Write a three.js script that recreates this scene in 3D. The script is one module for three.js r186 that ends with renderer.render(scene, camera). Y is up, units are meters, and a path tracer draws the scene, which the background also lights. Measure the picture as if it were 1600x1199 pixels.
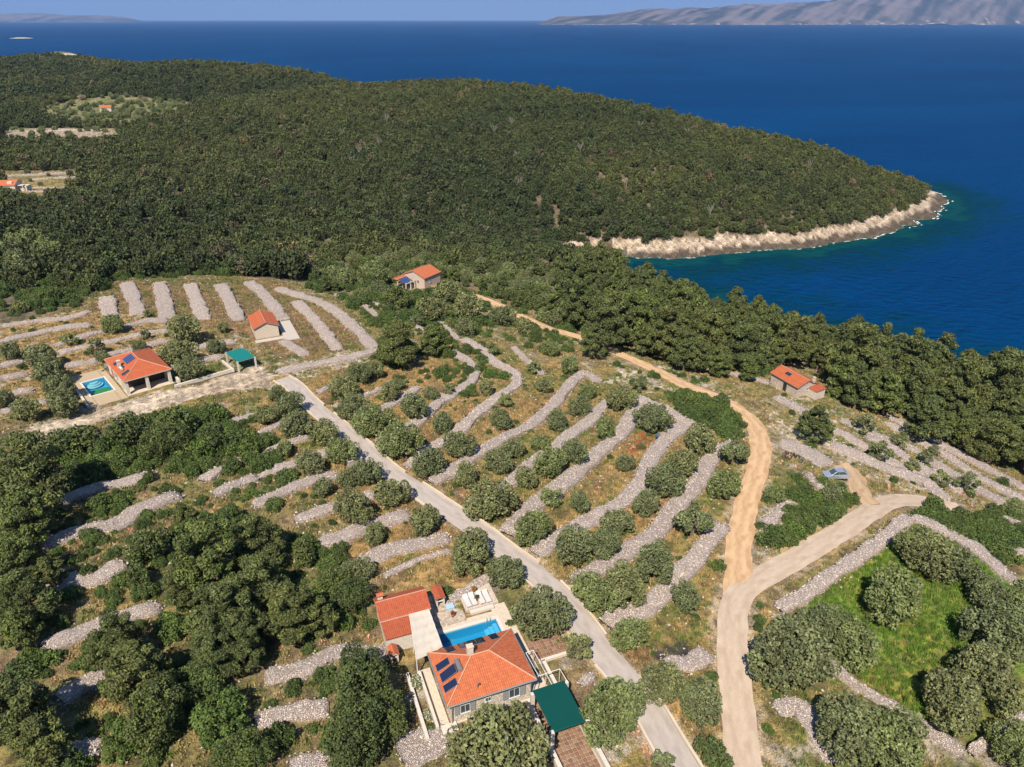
import * as THREE from 'three';
import { mergeGeometries } from 'three/addons/utils/BufferGeometryUtils.js';
import { MarchingCubes } from 'three/addons/objects/MarchingCubes.js';

// ---------------------------------------------------------------- camera, sky, sun, exposure
const scene = new THREE.Scene();
const camera = new THREE.PerspectiveCamera(55.89, 1600 / 1199, 1, 120000);
camera.position.set(0, 105, 0);
camera.rotation.set(THREE.MathUtils.degToRad(-26.8), 0, 0);
const renderer = new THREE.WebGLRenderer();
renderer.toneMapping = THREE.LinearToneMapping;
renderer.toneMappingExposure = 1.58;
renderer.shadowMap.enabled = true;
const SUN = new THREE.Vector3(-0.22, 1.0, 0.78).normalize();
{ // clear early summer sky: pale lavender at the horizon, deeper blue overhead
  const w = 256, h = 128, a = new Float32Array(w * h * 4);
  for (let j = 0; j < h; j++) {
    const up = Math.max(0, ((j + 0.5) / h - 0.5) * Math.PI), t = 1 - Math.pow(1 - Math.sin(up), 3.2);
    for (let i = 0; i < w; i++) a.set([0.20 + (0.058 - 0.20) * t, 0.285 + (0.116 - 0.285) * t, 0.455 + (0.245 - 0.455) * t, 1], (j * w + i) * 4);
  }
  const sky = new THREE.DataTexture(a, w, h, THREE.RGBAFormat, THREE.FloatType);
  sky.mapping = THREE.EquirectangularReflectionMapping; sky.magFilter = THREE.LinearFilter; sky.needsUpdate = true;
  scene.background = sky; scene.environment = sky;
}
const sun = new THREE.DirectionalLight(0xfff1de, 4.85);
sun.position.copy(SUN).multiplyScalar(600).add(new THREE.Vector3(0, 30, -160)); sun.target.position.set(0, 30, -160);
sun.castShadow = true; sun.shadow.mapSize.set(4096, 4096);
Object.assign(sun.shadow.camera, { left: -420, right: 420, top: 420, bottom: -420, near: 1, far: 1600 });
scene.add(sun, sun.target);
scene.fog = new THREE.FogExp2(new THREE.Color().setRGB(0.30, 0.53, 1.0), 3.1e-5);

// ---------------------------------------------------------------- helpers
const clamp = (v, a = 0, b = 1) => Math.min(b, Math.max(a, v)), mix = (a, b, t) => a + (b - a) * t;
const sstep = (a, b, v) => { const t = clamp((v - a) / (b - a)); return t * t * (3 - 2 * t); };
const mix3 = (a, b, t) => [mix(a[0], b[0], t), mix(a[1], b[1], t), mix(a[2], b[2], t)];
function rng(seed) { let s = (seed * 2654435761 + 12345) >>> 0; return () => { s = (s + 0x6D2B79F5) >>> 0; let t = Math.imul(s ^ (s >>> 15), 1 | s); t = (t + Math.imul(t ^ (t >>> 7), 61 | t)) ^ t; return ((t ^ (t >>> 14)) >>> 0) / 4294967296; }; }
const hash = (x, y) => { let h = Math.imul(x, 374761393) ^ Math.imul(y, 668265263); h = Math.imul(h ^ (h >>> 13), 1274126177); return ((h ^ (h >>> 16)) >>> 0) / 4294967296; };
function noise(x, y) { // smooth value noise, -1..1
  const i = Math.floor(x), j = Math.floor(y), u = x - i, v = y - j, s = u * u * (3 - 2 * u), t = v * v * (3 - 2 * v);
  return mix(mix(hash(i, j), hash(i + 1, j), s), mix(hash(i, j + 1), hash(i + 1, j + 1), s), t) * 2 - 1;
}
const fbm = (x, y, n = 4) => { let s = 0, a = 0.5; for (let k = 0; k < n; k++, a *= 0.5, x = x * 2.03 + 17.1, y = y * 2.03 + 9.7) s += a * noise(x, y); return s; };
const rgb = (r, g, b) => new THREE.Color().setRGB(r, g, b);
const ALBEDO = 0.73; // the photograph is exposed bright: base colours stay at real-world values
const base = (r = 1, g = r, b = r) => rgb(r * ALBEDO, g * ALBEDO, b * ALBEDO), mat = (r, g, b, roughness = 0.85, more = {}) => new THREE.MeshStandardMaterial({ color: base(r, g, b), roughness, ...more });
const used = new Map();
const numbered = (n) => { const k = used.get(n) || 0; used.set(n, k + 1); return k ? n + '_' + String(k).padStart(3, '0') : n; };
function shade(o) { o.castShadow = true; o.receiveShadow = true; return o; }
function tag(o, label, category, group, kind) { if (label) o.userData.label = label; if (category) o.userData.category = category; if (group) o.userData.group = group; if (kind) o.userData.kind = kind; return o; }
function thing(name, label, category, [x, y, z], turn = 0, group) {
  const o = new THREE.Group(); o.name = numbered(name); o.position.set(x, y, z); o.rotation.y = turn; scene.add(o); return tag(o, label, category, group);
}
function part(name, geo, m, parent) { const o = shade(new THREE.Mesh(Array.isArray(geo) ? mergeGeometries(geo.map((g) => (g.index ? g.toNonIndexed() : g))) : geo, m)); o.name = name; parent.add(o); return o; }
function struct(name, geo, m, label) { const o = part(numbered(name), geo, m, scene); o.userData.kind = 'structure'; if (label) o.userData.label = label; return o; }
function box(w, h, d, x = 0, y = 0, z = 0, ry = 0) { const g = new THREE.BoxGeometry(w, h, d), t = g.attributes.uv; for (let i = 0; i < 24; i++) t.setXY(i, t.getX(i) * (i < 8 ? d : w), t.getY(i) * (i >= 8 && i < 16 ? d : h)); if (ry) g.rotateY(ry); return g.translate(x, y, z); } // y is the middle
function bar(a, b, r, n = 7) { const A = new THREE.Vector3(...a), B = new THREE.Vector3(...b), g = new THREE.CylinderGeometry(r, r, A.distanceTo(B), n); g.applyQuaternion(new THREE.Quaternion().setFromUnitVectors(new THREE.Vector3(0, 1, 0), B.clone().sub(A).normalize())); return g.translate(...A.add(B).multiplyScalar(0.5).toArray()); }
function cyl(r0, r1, h, x, y, z, n = 12) { return new THREE.CylinderGeometry(r1, r0, h, n).translate(x, y + h / 2, z); }
function raw(pos, idx, uv, col) { const g = new THREE.BufferGeometry(); g.setAttribute('position', new THREE.Float32BufferAttribute(pos, 3)); if (uv) g.setAttribute('uv', new THREE.Float32BufferAttribute(uv, 2)); if (col) g.setAttribute('color', new THREE.Float32BufferAttribute(col, 3)); if (idx) g.setIndex(idx); return g; }
// flat polygons with uv in metres in their own plane, as one thick-edged surface
function faces(list) {
  const p = [], uv = [], n = [];
  for (const f of list) {
    const v = f.map((q) => new THREE.Vector3(...q)), e = v[1].clone().sub(v[0]).normalize(), nn = e.clone().cross(v[v.length - 1].clone().sub(v[0])).normalize(), t = nn.clone().cross(e);
    for (let k = 1; k + 1 < v.length; k++) for (const q of [v[0], v[k], v[k + 1]]) { p.push(q.x, q.y, q.z); n.push(nn.x, nn.y, nn.z); const d = q.clone().sub(v[0]); uv.push(d.dot(e), d.dot(t)); }
  }
  const g = raw(p, null, uv); g.setAttribute('normal', new THREE.Float32BufferAttribute(n, 3)); return g;
}
function dataTex(w, h, fn, srgb = true, repeat = 1) {
  const a = new Uint8Array(w * h * 4);
  for (let j = 0; j < h; j++) for (let i = 0; i < w; i++) { const c = fn(i / w, j / h, i, j), k = (j * w + i) * 4; a[k] = clamp(c[0]) * 255; a[k + 1] = clamp(c[1]) * 255; a[k + 2] = clamp(c[2]) * 255; a[k + 3] = 255; }
  const t = new THREE.DataTexture(a, w, h); t.wrapS = t.wrapT = THREE.RepeatWrapping; t.magFilter = THREE.LinearFilter; t.repeat.set(repeat, repeat); if (srgb) t.colorSpace = THREE.SRGBColorSpace; t.needsUpdate = true; return t;
}
// noise that tiles with period n cells
const tnoise = (x, y, n) => { const i = Math.floor(x), j = Math.floor(y), u = x - i, v = y - j, s = u * u * (3 - 2 * u), t = v * v * (3 - 2 * v), w = (k) => ((k % n) + n) % n; return mix(mix(hash(w(i), w(j) + 977), hash(w(i + 1), w(j) + 977), s), mix(hash(w(i), w(j + 1) + 977), hash(w(i + 1), w(j + 1) + 977), s), t); };
const tf = (u, v, n, o = 4) => { let s = 0, a = 0.5, z = 0; for (let k = 0; k < o; k++, a *= 0.5, n *= 2) { s += a * tnoise(u * n, v * n, n); z += a; } return s / z; };
// ---------------------------------------------------------------- survey: trees, banks, roads and plots in metres (x east, z south; camera above the origin)
const D = {"TREES":[[-44.5,-121.2,1.7,0,14,0],[-43.3,-110.9,2.2,0,14,5],[-40.2,-115.0,2.5,0,14,1],[-37.1,-107.4,2.6,0,0,10],[-31.6,-104.2,2.6,0,0,4],[-36.9,-99.9,1.6,0,0,8],[-27.0,-97.8,2.6,0,0,0],[-31.3,-94.6,2.3,0,0,2],[-22.1,-91.9,2.3,0,0,3],[-24.8,-90.9,1.8,0,0,5],[-27.9,-88.4,1.8,0,0,7],[-17.5,-86.9,2.5,0,0,11],[-22.3,-82.3,2.9,0,0,13],[-18.5,-77.8,1.8,0,18,1],[-12.0,-80.5,2.5,0,2,4],[-5.4,-73.7,3.1,0,2,2],[-0.8,-70.0,2.4,0,2,1],[-19.3,-70.5,1.8,0,18,0],[-32.0,-122.4,2.9,0,14,3],[-28.6,-113.6,2.8,0,0,12],[-23.5,-107.2,3.7,0,0,6],[-23.3,-122.3,2.3,0,15,9],[-17.7,-115.6,2.7,0,15,2],[-15.6,-123.6,1.6,0,15,3],[-18.2,-100.6,3.3,0,0,1],[-12.2,-109.9,2.1,0,15,1],[-8.7,-101.3,2.6,0,15,5],[-13.1,-95.1,2.7,0,0,9],[-7.0,-92.8,2.2,0,0,14],[-3.1,-84.2,3.4,0,2,5],[-1.9,-112.5,2.2,0,15,0],[-2.2,-96.8,2.2,0,15,11],[0.0,-102.0,2.0,0,15,6],[4.8,-104.9,1.7,0,15,8],[8.2,-113.4,2.2,0,15,7],[12.7,-119.9,2.3,0,3,4],[15.0,-128.4,1.9,0,3,7],[21.2,-123.1,3.0,0,3,3],[16.6,-110.7,2.2,0,3,2],[25.4,-113.7,3.3,0,3,0],[6.1,-96.7,2.7,0,15,13],[10.2,-100.8,2.5,0,3,8],[2.2,-93.0,2.0,0,15,14],[32.3,-106.2,3.0,0,3,1],[18.4,-98.9,1.6,0,3,6],[27.3,-98.0,2.8,0,3,5],[23.6,-92.0,3.0,0,4,5],[5.8,-88.0,1.9,1,2,0],[10.0,-87.3,1.8,0,4,6],[19.7,-86.8,2.2,0,4,2],[14.8,-81.6,2.2,0,4,4],[2.8,-79.0,2.7,0,2,3],[25.2,-81.5,3.2,1,4,0],[32.5,-91.8,2.6,0,4,3],[36.7,-101.9,2.7,1,3,0],[8.0,-75.1,3.0,0,16,9],[11.7,-75.8,2.5,0,16,8],[18.4,-72.4,2.9,0,16,6],[3.5,-62.3,3.5,0,2,0],[10.0,-66.5,2.8,0,16,5],[13.7,-67.7,2.8,0,16,3],[21.2,-67.0,2.0,0,16,1],[13.3,-60.4,2.1,0,16,0],[7.3,-58.4,1.9,1,1,0],[9.8,-49.0,3.5,0,17,0],[15.7,-53.3,2.5,0,16,2],[19.3,-51.3,2.7,0,16,4],[-1.2,-44.2,4.6,0,17,1],[29.9,-55.9,4.0,0,16,7],[36.0,-62.3,2.7,0,4,1],[38.6,-59.5,3.0,0,7,4],[46.1,-66.6,3.9,0,7,0],[55.5,-76.1,3.9,0,7,7],[58.7,-74.3,3.0,0,7,6],[56.2,-61.3,4.3,0,7,1],[50.9,-54.8,3.6,0,7,2],[45.3,-51.8,3.4,0,7,5],[32.7,-47.7,3.6,0,16,10],[36.8,-46.9,3.5,0,7,10],[49.5,-47.2,2.8,0,7,9],[37.2,-45.3,2.1,0,7,11],[-104.6,-137.5,2.4,0,9,11],[-96.0,-133.8,3.4,0,9,6],[-90.0,-126.5,3.2,0,9,4],[-84.8,-120.5,2.9,0,9,5],[-97.6,-146.9,2.0,1,9,2],[-89.0,-142.1,2.3,1,9,0],[-85.8,-137.7,1.5,0,9,1],[-92.2,-155.0,2.7,0,9,10],[-83.1,-151.6,1.5,1,9,1],[-89.5,-166.1,1.3,1,21,0],[-73.4,-149.8,3.9,0,10,1],[-69.8,-137.5,3.5,0,9,0],[-64.2,-130.0,2.8,0,9,3],[-67.7,-157.1,1.5,0,8,0],[-64.7,-144.6,2.0,0,10,0],[-81.1,-144.1,1.5,0,9,2],[-80.4,-113.9,2.9,0,9,7],[-85.2,-111.0,2.5,0,9,9],[-92.6,-116.1,1.9,0,9,8],[-52.0,-216.6,3.6,0,12,1],[-45.2,-228.6,4.6,0,12,0],[-44.0,-198.0,2.2,0,8,1],[-40.1,-207.1,2.9,0,12,3],[-21.4,-181.8,4.1,0,20,6],[-12.0,-187.3,4.6,0,20,4],[-19.5,-209.5,4.3,0,12,2],[-11.6,-166.5,2.7,0,20,3],[-2.3,-184.1,3.5,0,20,1],[3.3,-170.8,2.9,0,20,0],[-30.9,-130.8,2.6,0,14,2],[-28.6,-133.5,2.1,0,14,4],[70.6,-125.5,2.6,1,13,0],[66.5,-111.0,2.5,1,5,0],[76.2,-121.7,2.1,1,13,1],[72.6,-110.5,1.6,1,5,1],[78.2,-115.7,1.8,1,5,2],[75.3,-105.5,2.0,1,6,0],[80.2,-105.9,2.5,1,6,1],[83.9,-122.3,1.4,1,11,0],[83.0,-97.5,1.9,0,6,0],[49.3,-91.8,1.9,0,5,0],[40.3,-91.5,1.5,0,5,1],[-1.2,-122.2,1.7,1,15,0],[6.5,-131.1,1.9,0,15,12],[-12.5,-125.8,1.5,1,15,1],[12.5,-142.5,2.4,0,20,5],[4.8,-141.4,1.9,1,15,2],[-5.1,-128.0,1.8,0,15,4],[-22.8,-127.8,1.5,0,15,10],[-160.8,-234.4,5.5,0,21,4],[-149.8,-211.5,4.6,0,21,1],[-152.3,-230.1,4.6,0,21,2],[-159.8,-222.2,4.8,0,21,3],[-143.1,-207.9,3.4,0,21,0],[59.8,-69.0,2.7,0,7,3],[63.7,-68.1,2.9,0,7,8],[32.4,-61.6,2.2,0,4,0],[-24.5,-172.2,2.3,1,20,1],[-4.4,-151.2,2.0,1,20,0],[8.9,-153.3,2.1,0,20,2],[26.5,-133.6,1.9,1,3,1],[14.2,-44.8,1.5,1,17,0],[-32.6,-193.6,4.3,4,8,0],[-24.3,-140.2,4.9,2,14,0],[-17.5,-148.4,3.7,2,15,0],[54.7,-113.2,3.5,2,13,0],[19.4,-46.0,1.8,4,17,0],[-38.7,-95.3,1.8,3,0,1],[-34.6,-90.6,1.4,3,0,0],[-29.2,-77.4,1.1,3,18,0],[-22.4,-73.9,1.2,4,18,3],[-26.7,-73.0,2.0,4,18,0],[60.1,-157.6,3.1,3,11,0],[56.8,-152.4,2.4,3,11,1],[-65.8,-82.1,5.2,2,18,16],[-62.1,-73.8,4.2,2,18,15],[-58.2,-65.7,3.6,2,18,12],[-53.6,-59.8,3.2,2,18,11],[-54.7,-65.7,2.2,2,18,10],[-45.4,-45.6,3.4,2,18,13],[-42.0,-43.3,2.5,2,18,14],[-68.7,-99.5,3.5,4,9,0],[-70.9,-98.0,3.6,4,9,1],[-63.2,-102.8,3.4,4,14,1],[-55.5,-98.7,3.7,4,0,1],[-56.5,-105.6,3.4,4,14,0],[-48.7,-101.1,3.1,4,0,0],[-51.8,-99.3,3.1,3,0,2],[-35.0,-66.2,4.6,2,18,0],[-37.9,-64.1,2.9,2,18,3],[-32.0,-72.1,3.5,2,18,1],[-30.4,-57.4,4.3,2,18,4],[-24.7,-60.3,3.7,2,18,5],[-28.7,-64.1,3.4,2,18,2],[-31.0,-54.5,3.0,2,18,7],[-41.1,-54.4,2.9,2,18,9],[-38.1,-59.6,2.1,3,18,1],[-33.8,-47.0,3.5,4,18,6],[-36.1,-45.3,2.6,3,18,7],[-32.0,-51.2,3.1,3,18,5],[-28.0,-47.5,3.4,3,18,6],[-24.4,-43.6,2.8,4,18,7],[-15.1,-51.4,4.0,4,2,0],[-14.7,-45.6,3.7,4,2,2],[18.3,-186.2,6.3,2,20,1],[23.2,-162.8,5.9,2,20,0],[32.9,-173.7,6.9,2,20,3],[37.6,-162.1,5.3,2,20,4],[48.0,-164.1,6.0,2,11,3],[19.2,-153.7,3.8,2,20,2],[51.9,-212.4,6.8,2,20,6],[55.3,-156.8,5.1,2,11,0],[75.5,-178.5,6.2,2,11,4],[83.2,-158.1,6.8,2,11,1],[100.1,-164.6,6.5,2,19,0],[105.2,-150.9,6.6,2,19,2],[124.6,-162.1,6.8,2,19,1],[84.8,-128.6,4.7,2,11,5],[96.6,-123.6,5.1,2,11,6],[83.4,-141.9,4.8,2,11,2],[15.9,-212.8,5.2,2,20,5],[-12.5,-48.8,3.0,4,2,1],[-46.0,-72.2,2.7,4,18,4],[-44.8,-66.8,2.0,4,18,2],[-43.3,-65.1,1.5,3,18,2],[-21.5,-60.7,2.2,2,18,6],[-19.4,-65.6,2.6,4,18,5],[-21.9,-68.1,2.0,4,18,1],[-28.3,-54.8,2.7,2,18,8],[-42.4,-77.2,2.9,3,18,4],[-38.6,-79.7,3.0,3,18,3],[-39.3,-42.3,1.7,3,18,8]],
"LAND":["the white concrete box by the asphalt road","the green carport of the big villa","the big villa's swimming pool","the person in blue on the terraces","the fork of the gravel track","the silver parked car","the stone corner of the bright meadow","the middle of the bright green meadow","the little gabled cottage","the house with the half green pool","the small green canopy","the stone cottage under the pines","the house with the white pergola","the bend of the gravel track","the top end of the asphalt road","the black ash patch on a wall","the black ash patch below the gravel track","the villa's paved driveway","the dense pine thicket in the scrub","the pine rows above the bay","the gravel track where it enters the trees","the fan of stone walls"],
"WALLS":[[2.8,0.9,4,2,[1.9,-75.0,5.2,-78.2,9.0,-82.3,13.1,-85.7,16.8,-89.3,20.1,-94.6,24.0,-103.9,28.8,-112.2,32.1,-115.8]],[2.8,0.9,4,1,[6.4,-68.7,8.5,-70.7,12.8,-74.4,16.6,-78.0,19.6,-80.6,22.2,-84.3,25.6,-89.7,29.6,-95.4,32.7,-101.7,35.7,-105.8,39.4,-108.9]],[2.7,0.9,4,0,[9.8,-62.4,12.2,-64.2,14.6,-65.3,17.3,-67.4,19.8,-70.0,22.1,-73.1,24.3,-75.6,26.3,-78.5,29.3,-82.6,32.1,-86.7,33.4,-89.3]],[2.2,0.7,16,0,[16.9,-57.9,19.5,-57.8,22.3,-59.5]],[2.8,0.9,3,1,[-1.6,-78.9,0.0,-81.5,2.8,-86.7,6.7,-91.8,10.3,-97.3,13.4,-102.4,16.6,-107.2,20.2,-113.0,22.3,-118.7,25.3,-125.8]],[2.2,0.9,3,0,[24.6,-129.5,27.6,-124.6,29.8,-123.1,31.6,-118.6,33.6,-115.3]],[2.4,0.8,15,4,[-6.7,-85.1,-3.8,-89.4,0.0,-94.0,3.4,-100.0,7.7,-106.0,11.2,-112.0,14.2,-116.3,17.4,-123.4,19.2,-126.2]],[2.4,0.8,15,2,[-13.2,-91.8,-9.0,-96.8,-6.6,-100.8,-3.3,-105.6,0.0,-110.1,2.9,-113.0,6.0,-118.9,8.8,-125.5,11.2,-132.6,13.7,-138.6,15.7,-142.4,18.5,-137.8]],[2.4,0.8,15,0,[-18.0,-95.8,-16.4,-97.9,-14.1,-102.3,-11.5,-106.0,-8.9,-111.2,-6.9,-116.8,-4.1,-123.2,-0.3,-130.6,1.1,-135.1,-0.3,-141.0,-3.5,-145.3,-6.7,-153.8,-12.2,-162.6]],[2.2,0.8,15,1,[-23.4,-102.7,-22.2,-105.0,-18.9,-110.2,-16.1,-114.9,-14.3,-120.9,-11.4,-127.0,-8.5,-133.7,-8.0,-140.2,-10.4,-146.8,-14.7,-151.9]],[2.0,0.8,15,3,[-28.5,-109.1,-25.9,-113.5,-23.2,-119.3,-20.6,-124.8,-18.6,-129.0]],[1.5,0.7,14,2,[-34.2,-116.0,-32.1,-119.0,-28.9,-122.8,-25.8,-127.9]],[1.5,0.7,14,0,[-39.3,-122.0,-36.3,-126.9,-33.7,-131.1,-30.5,-134.6]],[2.0,0.7,0,5,[-43.6,-106.2,-40.7,-110.2,-38.6,-112.3]],[2.0,0.7,0,2,[-40.2,-99.9,-37.5,-103.6,-34.5,-106.0]],[2.0,0.7,0,0,[-39.4,-93.2,-36.8,-95.1,-34.8,-96.8,-30.8,-100.2,-29.4,-101.8]],[2.2,0.7,0,1,[-37.1,-84.8,-35.9,-86.5,-33.4,-89.3,-30.7,-91.6,-27.1,-93.9]],[2.2,0.7,0,3,[-30.3,-81.3,-27.3,-83.8,-26.0,-85.0,-22.6,-87.3,-20.3,-88.9]],[2.7,0.8,18,1,[-25.8,-77.2,-23.4,-78.0,-20.8,-80.5,-17.4,-82.5,-14.7,-84.2]],[2.4,0.6,2,3,[-20.0,-72.9,-16.6,-75.8,-12.9,-77.3,-8.6,-79.1]],[1.0,0.5,2,1,[-16.4,-71.0,-12.6,-74.1,-8.2,-76.6]],[2.3,0.8,18,6,[-64.3,-84.4,-63.0,-86.2,-60.7,-88.8,-57.2,-90.4,-55.2,-93.4]],[2.6,0.8,18,4,[-60.6,-73.7,-57.8,-76.9,-53.5,-79.3,-52.8,-81.7,-50.6,-84.3,-48.3,-86.8]],[2.3,0.8,0,6,[-47.2,-91.4,-45.3,-94.6,-43.1,-97.8]],[2.2,0.8,0,7,[-52.6,-98.4,-49.1,-101.8]],[2.1,0.8,0,4,[-43.8,-87.5,-41.0,-90.6,-39.1,-92.7]],[2.6,0.7,18,2,[-55.5,-64.6,-53.1,-67.0,-50.4,-67.5,-48.7,-70.8]],[2.2,0.7,18,0,[-50.0,-56.1,-48.1,-58.1,-46.4,-59.9,-44.3,-61.5,-40.7,-63.2]],[2.2,0.6,18,3,[-44.8,-49.9,-43.2,-52.4,-42.2,-53.5]],[2.3,0.6,18,5,[-40.8,-43.5,-40.1,-44.4,-38.3,-44.9]],[2.1,0.6,14,1,[-49.8,-111.1,-46.1,-114.3]],[2.2,0.7,2,2,[-26.1,-54.1,-22.2,-55.3,-19.7,-57.6,-16.0,-58.4,-14.1,-59.4]],[2.2,0.7,2,4,[-25.3,-48.6,-21.8,-49.9,-18.6,-50.6]],[2.2,0.6,2,5,[-20.6,-43.7,-18.5,-44.3,-16.1,-44.7]],[3.7,0.4,1,1,[-10.9,-46.1,-8.8,-47.5,-6.2,-48.5]],[3.7,0.9,21,4,[-107.9,-182.2,-96.9,-163.0]],[3.7,0.9,21,3,[-110.9,-198.8,-100.0,-180.7,-92.5,-167.7]],[3.7,0.9,21,1,[-101.5,-199.1,-92.4,-181.3,-84.6,-165.8]],[3.4,0.9,21,0,[-92.2,-197.5,-83.4,-180.6,-75.7,-165.7]],[3.4,0.9,21,2,[-84.3,-199.4,-75.4,-182.1,-67.1,-165.8]],[3.2,0.9,8,1,[-78.3,-204.8,-72.9,-197.2,-63.5,-180.4,-56.7,-167.5]],[2.9,0.9,8,0,[-58.9,-185.9,-49.1,-168.0,-39.2,-148.4]],[2.9,0.9,8,2,[-68.3,-199.6,-52.6,-187.1,-39.7,-166.7,-31.7,-151.0]],[2.2,0.6,10,2,[-53.0,-153.0,-45.3,-144.4]],[2.2,0.7,21,6,[-119.8,-157.3,-113.4,-161.4,-107.3,-164.2,-105.2,-169.4]],[2.2,0.7,21,7,[-113.0,-146.7,-109.5,-152.5,-104.2,-157.3,-99.6,-159.0]],[2.1,0.7,21,5,[-100.7,-145.3,-96.9,-152.6,-93.8,-155.8,-91.7,-158.2,-88.9,-163.0,-83.5,-163.9]],[2.1,0.7,9,3,[-97.6,-141.7,-93.5,-145.5,-89.8,-148.6,-86.2,-152.9,-80.6,-157.2]],[2.1,0.7,9,0,[-92.5,-134.4,-88.2,-136.8,-85.0,-142.4,-81.3,-146.4,-77.8,-150.6]],[2.1,0.7,9,5,[-104.3,-133.2,-101.8,-136.6]],[2.1,0.7,10,1,[-71.0,-144.8,-68.0,-148.5,-63.1,-151.4]],[2.1,0.7,10,0,[-70.6,-134.3,-67.7,-138.9,-62.0,-142.4]],[2.1,0.7,9,4,[-100.3,-126.9,-97.0,-130.5]],[2.1,0.7,9,2,[-95.4,-119.3,-91.7,-123.3]],[2.1,0.6,9,1,[-91.4,-113.0,-86.7,-118.9]],[2.2,0.6,13,0,[55.5,-134.5,59.5,-127.2]],[2.2,0.7,5,3,[62.3,-121.8,67.3,-115.6,69.4,-111.8,75.6,-110.0]],[2.1,0.7,5,4,[70.1,-122.8,73.4,-120.0,75.0,-115.6,77.4,-110.9,78.9,-104.9]],[2.1,0.7,5,5,[67.3,-128.6,72.3,-124.6,78.4,-122.5,80.0,-120.6,80.8,-115.5,82.9,-111.4,83.1,-107.3,84.4,-101.0]],[2.1,0.7,6,4,[80.7,-135.3,84.9,-126.0,86.5,-122.9,87.4,-115.4,88.1,-112.1,90.2,-104.3]],[2.1,0.7,11,1,[83.6,-142.4,87.3,-137.3,88.2,-131.7,90.9,-126.6,92.9,-121.2,95.0,-110.8]],[1.5,0.6,11,2,[97.2,-132.0,98.2,-126.5]],[2.9,0.8,6,2,[58.3,-113.1,63.2,-109.8,68.1,-107.5,72.0,-105.7,73.1,-99.3,75.3,-95.9]],[1.5,0.6,6,3,[79.9,-96.7,81.5,-92.5]],[1.5,0.6,6,1,[73.7,-84.4,74.6,-82.4]],[2.0,0.9,7,2,[32.7,-66.9,36.1,-68.9,41.1,-72.9,47.1,-77.4,54.9,-84.1,61.3,-90.3]],[2.0,0.9,6,0,[61.5,-90.0,64.8,-87.0,66.9,-83.1,67.2,-79.2,67.6,-76.3,68.5,-73.8]],[1.3,0.9,7,1,[32.1,-65.9,33.7,-62.4,35.0,-59.4,36.4,-56.9,37.3,-55.7,39.2,-53.7,40.8,-52.4,43.5,-49.3,44.9,-47.7]],[1.0,1.2,7,0,[45.7,-47.8,49.3,-49.8,54.5,-52.8]],[2.4,0.5,16,1,[27.6,-52.2,29.9,-52.6,30.8,-51.2,31.3,-48.3,31.5,-46.3]],[1.4,0.6,5,1,[48.5,-99.8,49.3,-94.4]],[2.0,0.6,5,2,[37.0,-84.6,42.5,-90.6]],[4.1,0.5,5,0,[48.3,-110.7,51.6,-107.8,53.7,-103.9]],[1.5,0.6,8,3,[-52.1,-201.8,-43.2,-193.7,-34.2,-175.0]],[1.4,0.6,8,4,[-40.9,-196.4,-32.1,-187.1]],[1.4,0.6,20,2,[-27.7,-178.2,-22.6,-167.8]],[1.4,0.6,20,1,[-19.8,-181.5,-13.4,-162.8]],[2.7,0.7,14,3,[-48.5,-134.0,-43.8,-137.9,-35.1,-144.3,-30.7,-149.8]],[1.5,0.7,11,0,[41.8,-167.0,47.7,-156.0,57.1,-144.2]],[1.5,0.7,20,0,[0.3,-157.8,1.8,-152.5,6.6,-140.3]],[1.4,0.6,2,0,[-7.8,-66.8,-3.3,-70.8,-2.0,-71.6]],[1.2,0.6,1,0,[7.2,-54.8,9.8,-56.6]],[3.2,0.8,12,3,[-272.6,-393.8,-263.0,-400.3,-254.8,-404.0,-241.9,-410.9]],[2.9,0.8,12,2,[-254.9,-390.0,-246.6,-395.4,-236.3,-400.3]],[2.2,0.6,12,1,[-241.6,-369.8,-233.3,-371.9,-226.2,-375.3]],[2.2,0.6,12,0,[-236.4,-355.8,-225.3,-361.1]],[3.0,0.8,12,5,[-343.4,-535.7,-313.1,-538.6,-282.0,-531.4]],[3.0,0.8,12,4,[-320.9,-561.4,-288.2,-553.3]],[2.7,0.8,12,6,[-379.6,-579.4,-364.9,-587.5,-340.8,-579.9]]],
"ROADS":{"asphalt":[17.2,-42.6,16.3,-45.3,15.1,-48.8,14.0,-52.1,11.7,-56.6,10.1,-59.3,8.1,-63.7,5.7,-68.3,3.1,-72.1,-1.1,-76.8,-4.5,-80.7,-8.9,-85.1,-14.6,-90.9,-19.1,-95.2,-24.6,-102.5,-30.1,-109.6,-38.1,-119.9,-43.7,-128.1,-46.7,-131.2],
"gravel":[22.0,-43.4,23.0,-49.0,23.9,-53.6,24.9,-58.8,26.0,-63.1,28.1,-68.6,29.7,-73.0,31.1,-78.4,33.7,-85.3,36.7,-92.2,40.4,-100.0,43.6,-108.0,45.4,-116.7,44.8,-123.7,42.0,-131.0,37.5,-137.0,33.4,-147.7,27.6,-157.4,23.0,-163.8,17.5,-173.6,11.2,-180.0,3.7,-196.1,-4.0,-210.5,-12.5,-223.2],
"concrete":[28.2,-68.6,31.5,-72.0,36.4,-75.4,42.5,-80.0,47.2,-83.6,53.5,-89.0,61.8,-95.4,68.5,-97.4,73.5,-96.5],
"spur":[56.3,-92.4,55.7,-95.1,56.6,-99.2,57.2,-103.1,56.3,-105.0]},"POLY":{"yard":[-84.5,-105.4,-80.9,-112.1,-74.0,-118.7,-67.0,-125.0,-59.8,-131.9,-54.1,-138.3,-47.3,-133.5,-45.9,-126.7,-55.9,-124.5,-62.4,-119.3,-66.5,-115.3,-72.7,-112.6,-76.0,-107.4,-79.8,-101.1],
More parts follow.
